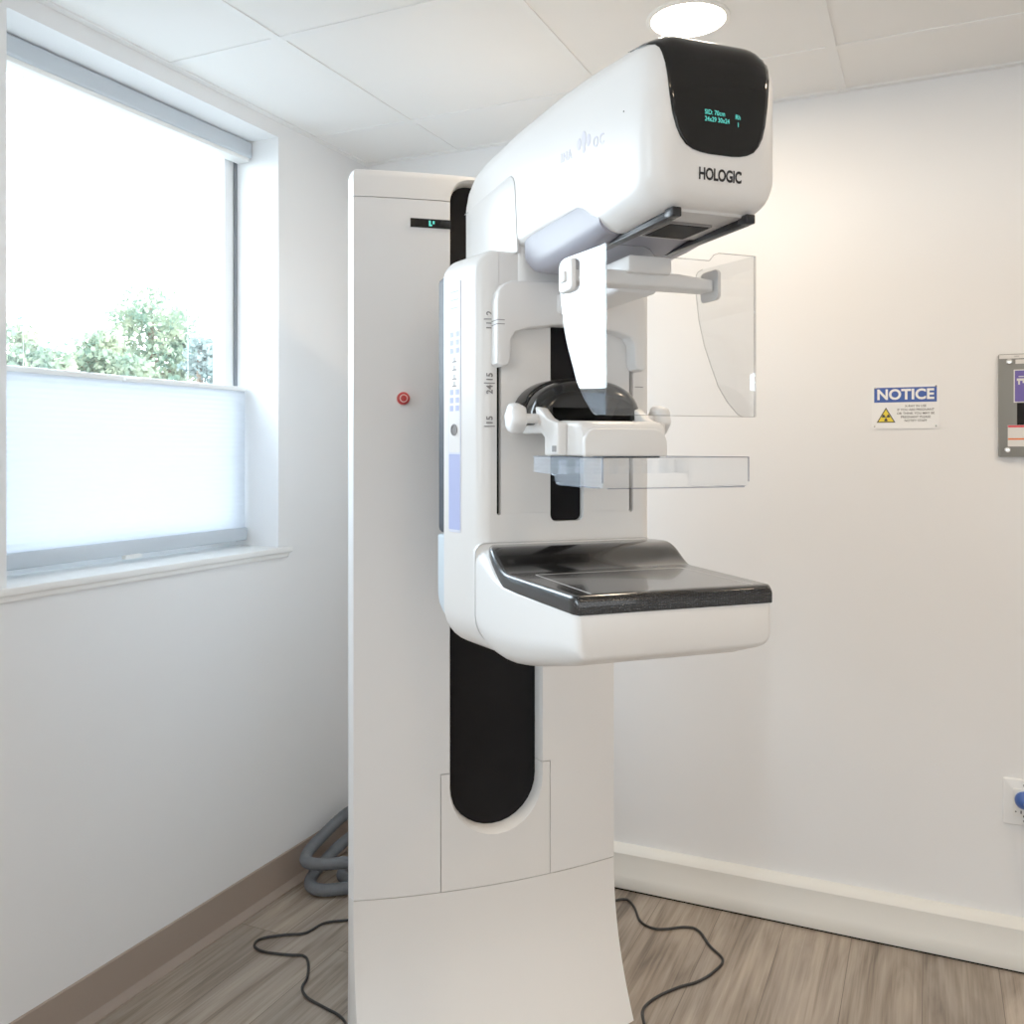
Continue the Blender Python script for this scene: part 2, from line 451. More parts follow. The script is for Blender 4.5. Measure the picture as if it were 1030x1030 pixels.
# window: sill, frame, pane
bm = bmesh.new()
box(bm, XL-TH+0.02, XL+0.004, WY0, WY1, WZ0-0.012, WZ0+0.006, 0.002)
box(bm, XL+0.0005, XL+0.016, WY0-0.05, WY1+0.052, WZ0-0.012, WZ0+0.006, 0.004)
box(bm, XL+0.0005, XL+0.009, WY0-0.04, WY1+0.040, WZ0-0.026, WZ0-0.012, 0.003)
struct(from_bm('trim_2', bm, M['trimwhite'], None), 'white window sill with moulded front edge')
win = bpy.data.objects.new('window_1', None); COL.objects.link(win); win.location = (XL-TH+0.03, (WY0+WY1)/2, WZ0)
struct(win, 'window in deep recess of the left wall')
wx = XL-TH+0.0
def wbox(bm, a, b, c, d, e, f, **k): box(bm, a-win.location.x, b-win.location.x, c-win.location.y, d-win.location.y, e-win.location.z, f-win.location.z, **k)
bm = bmesh.new()
F0, F1 = wx, wx+0.045
wbox(bm, F0, F1, WY0, WY0+0.04, WZ0+0.075, WZ1-0.045); wbox(bm, F0, F1, WY1-0.05, WY1, WZ0+0.075, WZ1-0.045)
wbox(bm, F0, F1, WY0, WY1, WZ1-0.045, WZ1); wbox(bm, F0, F1, WY0, WY1, WZ0, WZ0+0.075)
from_bm('window_frame', bm, M['frame'], win, 0)
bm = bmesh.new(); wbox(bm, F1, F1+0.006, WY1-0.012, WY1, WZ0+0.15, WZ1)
from_bm('frame_strip', bm, M['darkgrey'], win, 0)  # narrow dark grey strip along the frame
bm = bmesh.new(); wbox(bm, wx+0.018, wx+0.022, WY0+0.04, WY1-0.05, WZ0+0.075, WZ1-0.045)
from_bm('window_pane', bm, M['glass'], win, 0)

win2 = bpy.data.objects.new('added_window', None); COL.objects.link(win2)  # added unseen window, brings cool light from the left
struct(win2, 'added second window in the same wall, out of view, for extra daylight')
bm = bmesh.new()
box(bm, F0, F1, VY0, VY0+0.04, WZ0+0.045, WZ1-0.045); box(bm, F0, F1, VY1-0.04, VY1, WZ0+0.045, WZ1-0.045)
box(bm, F0, F1, VY0, VY1, WZ1-0.045, WZ1); box(bm, F0, F1, VY0, VY1, WZ0, WZ0+0.045)
from_bm('window_frame', bm, M['frame'], win2, 0)
BOX('window_pane', M['glass'], win2, wx+0.018, wx+0.022, VY0+0.04, VY1-0.04, WZ0+0.045, WZ1-0.045)

# cellular shade in the recess
SX = XL-0.130
sh = empty('cellular_shade', (SX, (WY0+WY1)/2, WZ0+0.02), 0, 'pale blue honeycomb window shade covering the lower half of the window', 'window shade')
def S(name, mat, x0, x1, y0, y1, z0, z1, bev=0.0):
    bm = bmesh.new(); box(bm, x0-SX, x1-SX, y0-sh.location.y, y1-sh.location.y, z0-sh.location.z, z1-sh.location.z, bev=bev)
    return from_bm(name, bm, mat, sh)
y0, y1 = WY0+0.006, WY1-0.004
pts = rrect(SX-0.03, SX+0.032, 2.234, 2.284, 0.008, 3)
bm = bmesh.new(); prism(bm, [(a-SX, b-sh.location.z) for a, b in pts], y0-sh.location.y, y1-sh.location.y, 'y', 0.001, 0.001, 1)
from_bm('head_rail', bm, M['shaderail'], sh)
S('head_rail_lip', M['trimwhite'], SX-0.02, SX+0.026, y0+0.004, y1-0.004, 2.222, 2.2355, 0.003)
# fabric: horizontal cells
ZT, ZB = 1.518, 1.1000
n = 30; bm = bmesh.new(); front, back = [], []
for i in range(n*2+1):
    z = ZT + (ZB-ZT)*i/(2*n); w = 0.0084 if i % 2 else 0.0094
    front.append((w, z)); back.append((-w, z))
prof = front + back[::-1]
loft(bm, [[(p, y-sh.location.y, z-sh.location.z) for p, z in prof] for y in (y0+0.004, y1-0.006)], False, False)
from_bm('shade_fabric', bm, M['fabric'], sh, 0)
S('middle_rail', M['trimwhite'], SX-0.016, SX+0.016, y0+0.003, y1-0.004, ZT, ZT+0.014, 0.003)
S('bottom_rail', M['shaderail'], SX-0.018, SX+0.018, y0+0.003, y1-0.004, 1.062, 1.1008, 0.004)
for nm, zz in (('pull_tab', 1.0575), ('pull_tab', 1.5215)):
    S(nm, M['trimwhite'], SX+0.010, SX+0.026, 1.735, 1.790, zz-0.005, zz+0.006, 0.002)
bm = bmesh.new()
for yy in (1.46, 1.98):
    bm = bmesh.new(); cyl(bm, (0, yy-sh.location.y, 2.225-sh.location.z), (0, yy-sh.location.y, ZT+0.01-sh.location.z), 0.0007, n=6)
    from_bm('lift_cord', bm, M['trimwhite'], sh)

# ground and trees outside
struct(BOX('ground', M['grass'], None, -40, XL-TH-0.02, -25, 40, -0.35, -0.30), 'pale gravel ground outside the window')
def make_tree(name, x, y, height, rad, low, nleaf, mat, label, seed, lsize=0.085):
    rnd = random.Random(seed)
    t = empty(name, (x, y, -0.30), 0, label, 'tree')
    h = height+0.30
    bm = bmesh.new()
    trunk = smooth_path([(0, 0, 0), (0.05, 0.03, h*0.35), (-0.04, 0.05, h*0.7), (0, 0, h*0.92)], 5)
    tube(bm, trunk, 0.1, 8, lambda i: 0.10*(1-0.8*i/(len(trunk)-1))+0.01)
    ends = []
    for k in range(9):
        a = rnd.uniform(0, 2*PI); z = h*rnd.uniform(0.35, 0.8); L = rad*rnd.uniform(0.5, 0.85)
        p = [Vector((0, 0, z)), Vector((math.cos(a)*L*.5, math.sin(a)*L*.5, z+L*.3)), Vector((math.cos(a)*L, math.sin(a)*L, min(z+L*.6, h*.95)))]
        tube(bm, smooth_path(p, 4), 0.03, 6, lambda i: 0.03*(1-i/9.5)+0.004); ends.append(p[2]); ends.append(p[1])
    from_bm('trunk', bm, M['bark'], t)
    ends.append(Vector((0, 0, h*0.93)))
    for k in range(16):
        a = rnd.uniform(0, 2*PI); rr = rad*math.sqrt(rnd.random())*0.8
        ends.append(Vector((math.cos(a)*rr, math.sin(a)*rr, low+(h-low)*rnd.uniform(0.05, 0.92)*(1-0.35*rr/rad))))
    verts, faces = [], []
    for k in range(nleaf):
        c = rnd.choice(ends); s = rad*0.34
        p = c + Vector((rnd.gauss(0, s*.55), rnd.gauss(0, s*.55), rnd.gauss(0, s*.45)))
        if p.z > h: p.z = h - rnd.random()*0.2
        q = math.hypot(p.x, p.y)
        if q > rad*0.93: p.x *= rad*0.93/q; p.y *= rad*0.93/q
        d = Vector((rnd.gauss(0, 1), rnd.gauss(0, 1), rnd.gauss(0, 1))).normalized(); u = d.orthogonal().normalized()
        u.rotate(Matrix.Rotation(rnd.uniform(0, 2*PI), 3, d)); v = d.cross(u)
        L = lsize*rnd.uniform(0.6, 1.2); w = L*0.42
        b = len(verts)
        verts += [tuple(p), tuple(p+u*L*.45+v*w), tuple(p+u*L), tuple(p+u*L*.45-v*w)]
        faces.append((b, b+1, b+2, b+3))
    me = bpy.data.meshes.new('foliage'); me.from_pydata(verts, [], faces)
    link('foliage', me, mat, t, 0)
    return t
make_tree('broadleaf_tree', -10.7, 10.22, 3.92, 0.82, 2.2, 6500, M['leaf'], 'tallest leafy tree outside the window', 3)
make_tree('round_tree', -9.0, 6.80, 2.80, 0.52, 2.0, 8500, M['leaf'], 'low bushy tree seen beside the near window jamb', 5)
make_tree('round_tree', -9.0, 7.90, 2.84, 0.52, 2.0, 8500, M['leaf'], 'low bushy tree standing in front of the tallest tree', 8)
make_tree('slender_tree', -9.0, 9.45, 3.00, 0.36, 1.9, 5000, M['leafpale'], 'pale washed out slender tree seen near the far window jamb', 11)

# recessed downlight in the ceiling
LX, LY = -0.512, 2.090
dl = empty('recessed_downlight', (LX, LY, H), 0, 'glowing round recessed ceiling light above the tube head', 'ceiling light')
bm = bmesh.new()
lathe(bm, [(0.084, -0.001), (0.086, -0.005), (0.094, -0.004), (0.096, -0.002), (0.096, 0.001), (0.084, 0.001)], (0, 0, 0), (0, 0, 1), 40)
from_bm('trim_ring', bm, M['trimwhite'], dl)
bm = bmesh.new(); lathe(bm, [(0.0, -0.012), (0.03, -0.011), (0.07, -0.008), (0.0845, -0.002), (0.0845, -0.0005), (0, -0.0005)], (0, 0, 0), (0, 0, 1), 40)
M['lamp'] = emit('lamp_diffuser', (1.0, 0.86, 0.68), 22)
from_bm('lamp_lens', bm, M['lamp'], dl)

# notice sign on the back wall
def on_wall(x0, x1, z0, z1, t0, t1, px, pz, bev=0.0):
    bm = bmesh.new(); box(bm, x0-px, x1-px, -t1, -t0, z0-pz, z1-pz, bev=bev); return bm
sx, sz = -0.065, 1.455
sg = empty('notice_sign', (sx, YB, sz), 0, 'white NOTICE sign with blue banner and yellow radiation triangle', 'sign')
PRISM('sign_plate', M['signwhite'], sg, rrect(-0.084, 0.084, -0.0595, 0.0595, 0.006, 4), -0.0005, -0.0025, 'y')
bm = on_wall(-0.0775, 0.0785, 0.0125, 0.0530, 0.0025, 0.0030, 0, 0); from_bm('blue_banner', bm, M['signblue'], sg, 0)
text('banner_lettering', 'NOTICE', 0.0385, M['signwhite'], sg, (0.0005, -0.0032, 0.0325), (1, 0, 0), (0, 0, 1), sx=1.0, bold=0.0012, spacing=1.02, extrude=0.0002)
text('sign_lettering', 'X-RAY IN USE\nIF YOU ARE PREGNANT\nOR THINK YOU MAY BE\nPREGNANT PLEASE\nNOTIFY STAFF', 0.0086, M['print'], sg, (0.0265, -0.0027, -0.0180), (1, 0, 0), (0, 0, 1), bold=0.00012, extrude=0.0001, line=1.15)
bm = bmesh.new(); prism(bm, [(-0.0715, -0.0425), (-0.0235, -0.0425), (-0.0475, -0.0010)], -0.0025, -0.0029, 'y')
wt = from_bm('warning_triangle', bm, M['print'], sg, 0)
bm = bmesh.new(); prism(bm, [(-0.0668, -0.0398), (-0.0282, -0.0398), (-0.0475, -0.0065)], -0.0029, -0.0032, 'y')
yt = from_bm('yellow_field', bm, M['signyellow'], wt, 0)
bm = bmesh.new()
for k in range(3):
    a0 = R(-90+120*k)
    pts = [( -0.0475+0.0028*math.cos(a0-R(30)), -0.0285+0.0028*math.sin(a0-R(30)))]
    for j in range(7): a = a0-R(30)+R(60)*j/6; pts.append((-0.0475+0.0105*math.cos(a), -0.0285+0.0105*math.sin(a)))
    pts.append((-0.0475+0.0028*math.cos(a0+R(30)), -0.0285+0.0028*math.sin(a0+R(30))))
    prism(bm, pts, -0.0032, -0.0035, 'y')
cyl(bm, (-0.0475, -0.0032, -0.0285), (-0.0475, -0.0035, -0.0285), 0.0018, n=16)
from_bm('trefoil_symbol', bm, M['print'], wt, 0)
for x, z, m in ((-0.0745, 0.0520, 'screw'), (0.0765, 0.0540, 'darkgrey'), (-0.0765, -0.0520, 'screw'), (0.0765, -0.0520, 'screw')):
    bm = bmesh.new(); lathe(bm, [(0.0026, 0), (0.0026, 0.0012), (0.0015, 0.002), (0, 0.0021)], (x, -0.0025, z), (0, -1, 0), 12)
    from_bm('screw', bm, M[m], sg)

# grey electrical box cut by the right frame edge
bx, bz = 0.340, 1.452
eb = empty('electrical_panel', (bx, YB, bz), 0, 'grey metal electrical panel with purple label beside the notice sign', 'electrical panel')
PRISM('mounting_plate', M['boxgrey'], eb, rrect(-0.182, 0.182, -0.132, 0.134, 0.004, 3), 0.0, -0.014, 'y', 0, 0.002, 2)
def lab(name, mat, x0, x1, z0, z1, t0=0.014, t1=0.0145, par=eb):
    return from_bm(name, on_wall(x0-bx, x1-bx, z0-bz, z1-bz, t0, t1, 0, 0), M[mat], par, 0)
lab('tape_label', 'label', 0.160, 0.245, 1.574, 1.584)
text('label_marks', 'IIIIIIII', 0.0055, M['printgrey'], eb, (0.2-bx, -0.0147, 1.579-bz), (1, 0, 0), (0, 0, 1), extrude=0.0001)
lab('tape_label', 'label', 0.197, 0.260, 1.560, 1.571)
w = lab('purple_label', 'label', 0.193, 0.315, 1.460, 1.545)
lab('purple_field', 'purple', 0.1955, 0.3125, 1.4625, 1.5425, 0.0145, 0.0148, w)
bm = on_wall(0.200-bx, 0.240-bx, 1.516-bz, 1.522-bz, 0.0148, 0.0151, 0, 0)
box(bm, 0.203-bx, 0.207-bx, -0.0151, -0.0148, 1.506-bz, 1.518-bz); box(bm, 0.213-bx, 0.217-bx, -0.0151, -0.0148, 1.510-bz, 1.518-bz)
box(bm, 0.204-bx, 0.235-bx, -0.0151, -0.0148, 1.526-bz, 1.528-bz)
from_bm('label_marks', bm, M['label'], w, 0)
lab('black_recess', 'black', 0.2005, 0.330, 1.400, 1.460, 0.0138, 0.0142)
w = lab('hazard_label', 'label', 0.1795, 0.335, 1.347, 1.402, 0.014, 0.0152)
lab('red_stripe', 'redprint', 0.1800, 0.335, 1.3960, 1.4015, 0.0152, 0.0155, w)
lab('orange_stripe', 'orange', 0.1800, 0.335, 1.3640, 1.3685, 0.0152, 0.0155, w)
for x, z in ((0.183, 1.566), (0.179, 1.338), (0.497, 1.566), (0.497, 1.338)):
    bm = bmesh.new(); lathe(bm, [(0.0075, 0), (0.0075, 0.002), (0.005, 0.0045), (0, 0.005)], (x-bx, -0.0142, z-bz), (0, -1, 0), 20)
    from_bm('panel_screw', bm, M['screw'], eb)

# outlet and plug
ox, oz = 0.217, 0.428
ol = empty('wall_outlet', (ox, YB, oz), 0, 'white wall outlet plate low on the wall under the electrical panel', 'outlet')
PRISM('outlet_plate', M['signwhite'], ol, rrect(-0.048, 0.048, -0.060, 0.060, 0.005, 4), -0.0005, -0.007, 'y', 0, 0.004, 3)
PRISM('socket_face', M['trimwhite'], ol, rrect(-0.0255, 0.0255, -0.036, 0.036, 0.004, 3), -0.007, -0.0095, 'y', 0, 0.001, 2)
for zz in (0.017, -0.023):
    bm = bmesh.new()
    for xx in (-0.0085, 0.0055): box(bm, xx, xx+0.003, -0.0098, -0.0094, zz-0.004, zz+0.004)
    cyl(bm, (0, -0.0094, zz-0.010), (0, -0.0098, zz-0.010), 0.0028, n=12)
    from_bm('socket_slots', bm, M['print'], ol, 0)
bm = bmesh.new(); cyl(bm, (-0.019, -0.0094, -0.023), (-0.019, -0.0098, -0.023), 0.002, n=12)
from_bm('indicator_dot', bm, M['print'], ol, 0)
for zz in (0.046, -0.046):
    bm = bmesh.new(); lathe(bm, [(0.003, 0), (0.003, 0.001), (0, 0.0015)], (0, -0.007, zz), (0, -1, 0), 12); from_bm('plate_screw', bm, M['greycord'], ol)
pg = empty('power_plug', (ox, YB-0.010, oz+0.012), 0, 'blue power plug pushed into the white wall outlet', 'plug')
bm = bmesh.new(); lathe(bm, [(0.019, 0.0), (0.0225, 0.004), (0.0225, 0.016), (0.018, 0.024), (0.010, 0.030), (0, 0.031)], (0, 0, 0), (0, -1, 0), 28)
from_bm('plug_body', bm, M['plugblue'], pg)
bm = bmesh.new(); lathe(bm, [(0.0228, 0.006), (0.0235, 0.007), (0.0235, 0.009), (0.0228, 0.010)], (0, 0, 0), (0, -1, 0), 28)
from_bm('plug_ring', bm, M['paleblue'], pg)
bm = bmesh.new()
tube(bm, smooth_path([(0, -0.024, 0), (0.002, -0.036, -0.012), (0.008, -0.036, -0.06), (0.020, -0.030, -0.20), (0.05, -0.06, -0.36), (0.16, -0.10, -0.4335), (0.45, -0.08, -0.4335)], 8), 0.0042, 10)
from_bm('plug_cord', bm, M['greycord'], pg)

# thin black cables on the floor
def cable(name, pts, r, mat, label, cat, z=None):
    p = [Vector((a[0], a[1], a[2] if len(a) > 2 else r+0.0005)) for a in pts]
    bm = bmesh.new(); tube(bm, smooth_path(p, 8), r, 10)
    return tag(from_bm(name, bm, mat), label, cat)
CAM_H = 1.337
def fl(px, py, z=0.0):
    """floor point seen at this place of the survey photograph"""
    a = R(24.7); u = (px-515)/917; v = -(py-453)/917
    rx = -math.sin(a)+u*math.cos(a); ry = math.cos(a)+u*math.sin(a); t = (z-CAM_H)/v
    return (rx*t, ry*t, z)
lc = [(372, 924), (349, 927), (326, 930), (307, 940), (285, 942), (262, 946), (256, 953), (266, 959), (290, 962), (305, 963), (310, 970), (309, 985), (304, 995), (309, 1005), (326, 1015), (342, 1024), (350, 1036), (352, 1050)]
cable('floor_cable', [fl(*p)[:2] for p in lc], 0.0036, M['cord'], 'thin black cable winding on the floor on the window side of the machine', 'cable')
rc = [(596, 914), (616, 908), (630, 906), (638, 914), (645, 929), (662, 936), (690, 934), (703, 938), (714, 953), (727, 967), (718, 979), (702, 989), (682, 995), (660, 1005), (647, 1017), (648, 1032), (652, 1050)]
cable('floor_cable', [fl(*p)[:2] for p in rc], 0.0036, M['cord'], 'thin black cable looping on the floor near the white baseboard', 'cable')

# grey conduits piled in the corner
def hose(pts, label, r=0.0185):
    path = smooth_path(pts, 14)
    bm = bmesh.new(); tube(bm, path, r, 12, lambda i: r*(1.0 if i % 2 else 0.955))
    return tag(from_bm('conduit_hose', bm, M['hose'], None, 60), label, 'hose')
hose([(-1.40, 2.63, 0.205), (-1.66, 2.59, 0.185), (-1.738, 2.50, 0.150), (-1.752, 2.37, 0.115), (-1.742, 2.275, 0.092), (-1.700, 2.258, 0.084), (-1.62, 2.315, 0.080), (-1.45, 2.44, 0.078), (-1.20, 2.57, 0.078)],
     'grey corrugated hose, uppermost loop of the pile in the corner')
hose([(-1.42, 2.64, 0.120), (-1.64, 2.58, 0.105), (-1.715, 2.48, 0.080), (-1.732, 2.36, 0.048), (-1.716, 2.262, 0.028), (-1.665, 2.240, 0.021), (-1.58, 2.295, 0.020), (-1.40, 2.42, 0.020), (-1.18, 2.53, 0.020)],
     'grey corrugated hose lying under the uppermost loop in the corner')
hose([(-1.42, 2.63, 0.022), (-1.58, 2.56, 0.020), (-1.66, 2.46, 0.019), (-1.675, 2.38, 0.019), (-1.640, 2.335, 0.019), (-1.57, 2.350, 0.019), (-1.40, 2.485, 0.019), (-1.22, 2.60, 0.019)],
     'grey corrugated hose flat on the floor inside the corner pile', 0.0175)

# ------------------------------------------------------------------ the mammography machine
# its own frame: x to its right, y towards the corner, z up; origin on the floor in front of the column
c45 = math.sqrt(0.5)
UC, DC = 0.6765, 2.0
mloc = (UC*c45 - DC*c45, UC*c45 + DC*c45, 0.0)
MG = empty('mammography_machine', mloc, PI/4, 'tall white mammography unit standing diagonally in the room corner', 'medical machine')

# ---- column
CX = 0.012
def plan(w, yf, yedge, yr, wr, shift=0.0, n=14, yside=None):
    """plan outline of the column, ccw seen from above: bowed front, tapered sides"""
    pts = []
    for k in range(n+1):
        x = -w + 2*w*k/n
        pts.append((CX+shift+x*0.985, yf + (yedge-yf)*(abs(x)/w)**2.0))
    ys_ = yedge if yside is None else yside
    pts.append((CX+shift+w, yedge+0.018)); pts.append((CX+shift+w*0.995, ys_+0.045))
    pts.append((CX+shift+wr+0.02, yr-0.03)); pts.append((CX+shift+wr, yr))
    pts.append((CX+shift-wr, yr)); pts.append((CX+shift-wr-0.02, yr-0.03))
    pts.append((CX+shift-w*0.995, ys_+0.045)); pts.append((CX+shift-w, yedge+0.018))
    return pts
W0 = 0.324; YF0, YE0, YR0, WR0 = -0.028, 0.006, 0.46, 0.20
ZSEAM, ZCAP, ZTOP = 0.342, 1.897, 1.962
def ring(pl, z): return [(a, b, z) for a, b in pl]
bm = bmesh.new(); P0 = plan(W0, YF0, YE0, YR0, WR0)
loft(bm, [ring(P0, ZSEAM+0.002), ring(P0, ZCAP)])
shell = from_bm('column_shell', bm, M['white2'], MG, 30)
bm = bmesh.new()
loft(bm, [ring(P0, ZCAP+0.002), ring(P0, ZTOP-0.018), ring(inset(P0, 0.002), ZTOP-0.010), ring(inset(P0, 0.006), ZTOP-0.004), ring(inset(P0, 0.012), ZTOP-0.001), ring(inset(P0, 0.022), ZTOP)])
cap = from_bm('top_cap', bm, M['white'], MG, 40)
# base cover flaring to the foot
bm = bmesh.new(); rings = []
for k in range(15):
    t = k/14; z = ZSEAM*(1-t); f = t**2.2
    rings.append(ring(plan(W0+0.002*f, YF0-0.13*f, YE0-0.10*f, YR0, WR0, yside=YE0), z))
loft(bm, rings)
from_bm('base_cover', bm, M['white'], MG, 40)
# slot cutter (stadium, wider at the front for the rounded lip)
SLX, SLW, SB, ST = 0.018, 0.108, 0.466, 1.945
def stadium(r, cx=SLX, zb=SB, zt=ST, base=SLW):
    pts = []; zc0 = zb+base; zc1 = zt-0.045
    for k in range(17): a = PI + PI*k/16; pts.append((cx+r*math.cos(a), zc0+r*math.sin(a)))
    rt = 0.045 + (r-base)
    for k in range(9): a = PI/2*k/8; pts.append((cx+r-rt+rt*math.cos(a), zc1+rt*math.sin(a)))
    for k in range(9): a = PI/2+PI/2*k/8; pts.append((cx-r+rt+rt*math.cos(a), zc1+rt*math.sin(a)))
    return pts
bm = bmesh.new()
rings = []
for r, y in ((SLW+0.014, -0.10), (SLW+0.0095, -0.030), (SLW+0.0060, -0.024), (SLW+0.0025, -0.017), (SLW+0.0005, -0.009), (SLW, 0.0), (SLW, 0.035)):
    rings.append([(a, y, b) for a, b in stadium(r)])
loft(bm, rings)
cut = from_bm('cutter', bm, M['black'], MG, 0)
boolean(shell, [cut]); boolean(cap, [cut])
# lower panel under the U
PX0, PX1, PZ = -0.1145, 0.150, 0.607
bm = bmesh.new(); box(bm, PX0, PX1, -0.2, 0.2, 0.2, PZ); pin = from_bm('cutter', bm, M['black'], MG, 0)
bm = bmesh.new(); box(bm, PX0-0.002, PX1+0.002, -0.3, 0.09, 0.1, PZ+0.002); pout = from_bm('cutter', bm, M['black'], MG, 0)
lp = shell.copy(); lp.data = shell.data.copy(); COL.objects.link(lp); lp.name = 'lower_panel'
boolean(lp, [pin], 'INTERSECT'); boolean(shell, [pout])
kill(cut, pin, pout)
for o in (shell, cap, lp):
    o.data.materials.clear(); o.data.materials.append(M['white'] if o is not shell else M['white2'])
PRISM('carriage_track', M['black'], MG, stadium(SLW-0.0005, zb=SB+0.0005, zt=ST-0.0005), 0.012, 0.033, 'y')

def ycol(x): return YF0 + (YE0-YF0)*(abs(x-CX)/0.985/W0)**2.0
# status display strip on the upper left of the column
bm = bmesh.new(); f = []; 
xs_ = [-0.184+(-0.0935+0.184)*k/10 for k in range(11)]
rings = [[(x, ycol(x)-0.0022, 1.835+0.020*j) for x in xs_] for j in (0, 1)]
back_ = [[(x, ycol(x)+0.004, 1.835+0.020*j) for x in xs_] for j in (0, 1)]
loft(bm, [[rings[0][k], rings[1][k], back_[1][k], back_[0][k]] for k in range(11)])
sd = from_bm('status_display', bm, M['blackshiny'], MG)
bm = bmesh.new()
for xx, z0, z1, w_ in ((-0.143, 1.839, 1.851, 0.0050), (-0.1345, 1.844, 1.8505, 0.0040), (-0.139, 1.839, 1.8425, 0.003)):
    box(bm, xx, xx+w_, ycol(xx)-0.0026, ycol(xx)-0.0020, z0, z1)
from_bm('status_symbol', bm, M['teal'], sd, 0)
# emergency button
ex = -0.200
bm = bmesh.new(); lathe(bm, [(0.0135, 0), (0.0145, 0.004), (0.0145, 0.010), (0.012, 0.015), (0.006, 0.017), (0, 0.017)], (ex, ycol(ex), 1.452), (-0.15, -1, 0), 28)
es = from_bm('emergency_button', bm, M['red'], MG)
bm = bmesh.new(); lathe(bm, [(0.0068, 0.0166), (0.0068, 0.0178), (0.0092, 0.0172), (0.0092, 0.0150)], (ex, ycol(ex), 1.452), (-0.15, -1, 0), 28)
from_bm('button_ring', bm, M['redlight'], es)
bm = bmesh.new(); lathe(bm, [(0.019, -0.004), (0.0185, 0.0015), (0.014, 0.0018), (0.010, 0.0018)], (ex, ycol(ex), 1.452), (-0.15, -1, 0), 28)
from_bm('button_collar', bm, M['white'], es)

# ---- C-arm body
BXL, BXR = -0.198, 0.205
def body_outline(d=0.0):
    pts = rrect(BXL, BXR, 0.968, 1.690, (0.075, 0.075, 0.03, 0.03), 8)
    out = []
    for a, b in pts:
        if b > 1.65: b += 0.026*(1-(a/0.198)**2)
        out.append((a, b))
    return out
YBF, YBR = -0.462, -0.335
bo = body_outline()
bm = bmesh.new()
rings = []
rr = 0.024
for k in range(9):
    t = PI/2*k/8
    sc_in = rr*(1-math.sin(t)); y = YBF + rr*0.85*(1-math.cos(t))
    # squash the inset on the top edge, keep it full on the sides
    ins = inset(bo, sc_in)
    ring_ = []
    for (a, b), (a2, b2) in zip(bo, ins):
        if b > 1.6: ring_.append((a2, y, b - (b-b2)*0.35))
        else: ring_.append((a2, y, b2))
    rings.append(ring_)
rings.append([(a, YBR, b) for a, b in bo])
TAPER = 0.25
rings = [[(a - math.copysign(min(abs(a), 1.0)/0.198*TAPER*(YBR-y), a), y, b) for a, y, b in rg] for rg in rings]
loft(bm, rings)
body = from_bm('arm_body', bm, M['white'], MG, 50)
# recesses in the front of the body
cuts = []
bm = bmesh.new(); prism(bm, rrect(-0.033, 0.034, 1.207, 1.62, (0.012, 0.012, 0.01, 0.01), 5), -0.55, -0.43, 'y'); cuts.append(from_bm('cutter', bm, M['black'], None, 0))
for x in (-0.1325, 0.1325):
    bm = bmesh.new(); prism(bm, rrect(x-0.0042, x+0.0042, 1.221, 1.60, 0.0041, 4), -0.55, -0.43, 'y'); cuts.append(from_bm('cutter', bm, M['black'], None, 0))
# fine seams of the front plate
bm = bmesh.new(); box(bm, -0.1330, -0.1320, -0.60, -0.4595, 1.58, 1.80); box(bm, 0.1320, 0.1330, -0.60, -0.4595, 1.58, 1.80)
box(bm, -0.1325, 0.1325, -0.60, -0.4605, 1.2235, 1.2247); cuts.append(from_bm('cutter', bm, M['black'], None, 0))
for c in cuts: c.parent = MG
boolean(body, cuts); kill(*cuts)
body.data.materials.clear(); body.data.materials.append(M['white'])
PRISM('lift_slot', M['black'], body, rrect(-0.0325, 0.0335, 1.2075, 1.6195, (0.0115, 0.0115, 0.01, 0.01), 5), -0.447, -0.432, 'y')
for x in (-0.1325, 0.1325):
    PRISM('guide_slot', M['black'], body, rrect(x-0.0040, x+0.0040, 1.2212, 1.5998, 0.0039, 4), -0.449, -0.432, 'y')
# scale marks: a short line with figures printed sideways
for i, (z, up_, dn_) in enumerate(((1.571, '2', '11'), (1.457, '15', '24'), (1.380, '15', ''))):
    for xa, xb in ((-0.1595, -0.1405), (0.1405, 0.1575)):
        BOX('scale_mark', M['printgrey'], body, xa, xb, -0.4630, -0.4545, z-0.0008, z+0.0008)
    if up_: text('scale_figure', up_, 0.0165, M['printgrey'], body, (-0.1500, -0.4628, z+0.0105), (0, 0, 1), (-1, 0, 0), extrude=0.0006, bold=0.0003)
    if dn_: text('scale_figure', dn_, 0.0165, M['printgrey'], body, (-0.1500, -0.4628, z-0.0115), (0, 0, 1), (-1, 0, 0), extrude=0.0006, bold=0.0003)
# button strip on the left side of the body
XS = BXL - 0.0006
def lean(o):
    for v in o.data.vertices: v.co.x += TAPER*max(0.0, YBR-v.co.y)
    return o
def side(name, mat, pts, par, t=0.0006, x=XS):
    return lean(PRISM(name, M[mat], par, pts, x+0.004, x-t, 'x'))
cp = side('control_strip', 'paleprint', rrect(-0.396, -0.354, 1.185, 1.652, 0.006, 4), body)
side('control_field', 'white', rrect(-0.3940, -0.356, 1.333, 1.648, 0.005, 4), body, 0.0010)
side('blue_field', 'blueprint', rrect(-0.3940, -0.356, 1.190, 1.330, 0.002, 3), body, 0.0010)
bm = bmesh.new()
def mark(y0, y1, z0, z1): box(bm, XS-0.0014, XS-0.0009, y0, y1, z0, z1)
for z in (1.630, 1.615, 1.600): mark(-0.389, -0.362, z, z+0.0025)
lean(from_bm('button_legend', bm, M['blueprint'], body, 0))
for zz in ((1.547, 1.532, 1.517), (1.440, 1.425, 1.410)):
    bm = bmesh.new()
    for z in zz: mark(-0.391, -0.380, z, z+0.010); mark(-0.371, -0.360, z, z+0.010)
    lean(from_bm('button_field', bm, M['blueprint'], body, 0))
bm = bmesh.new()
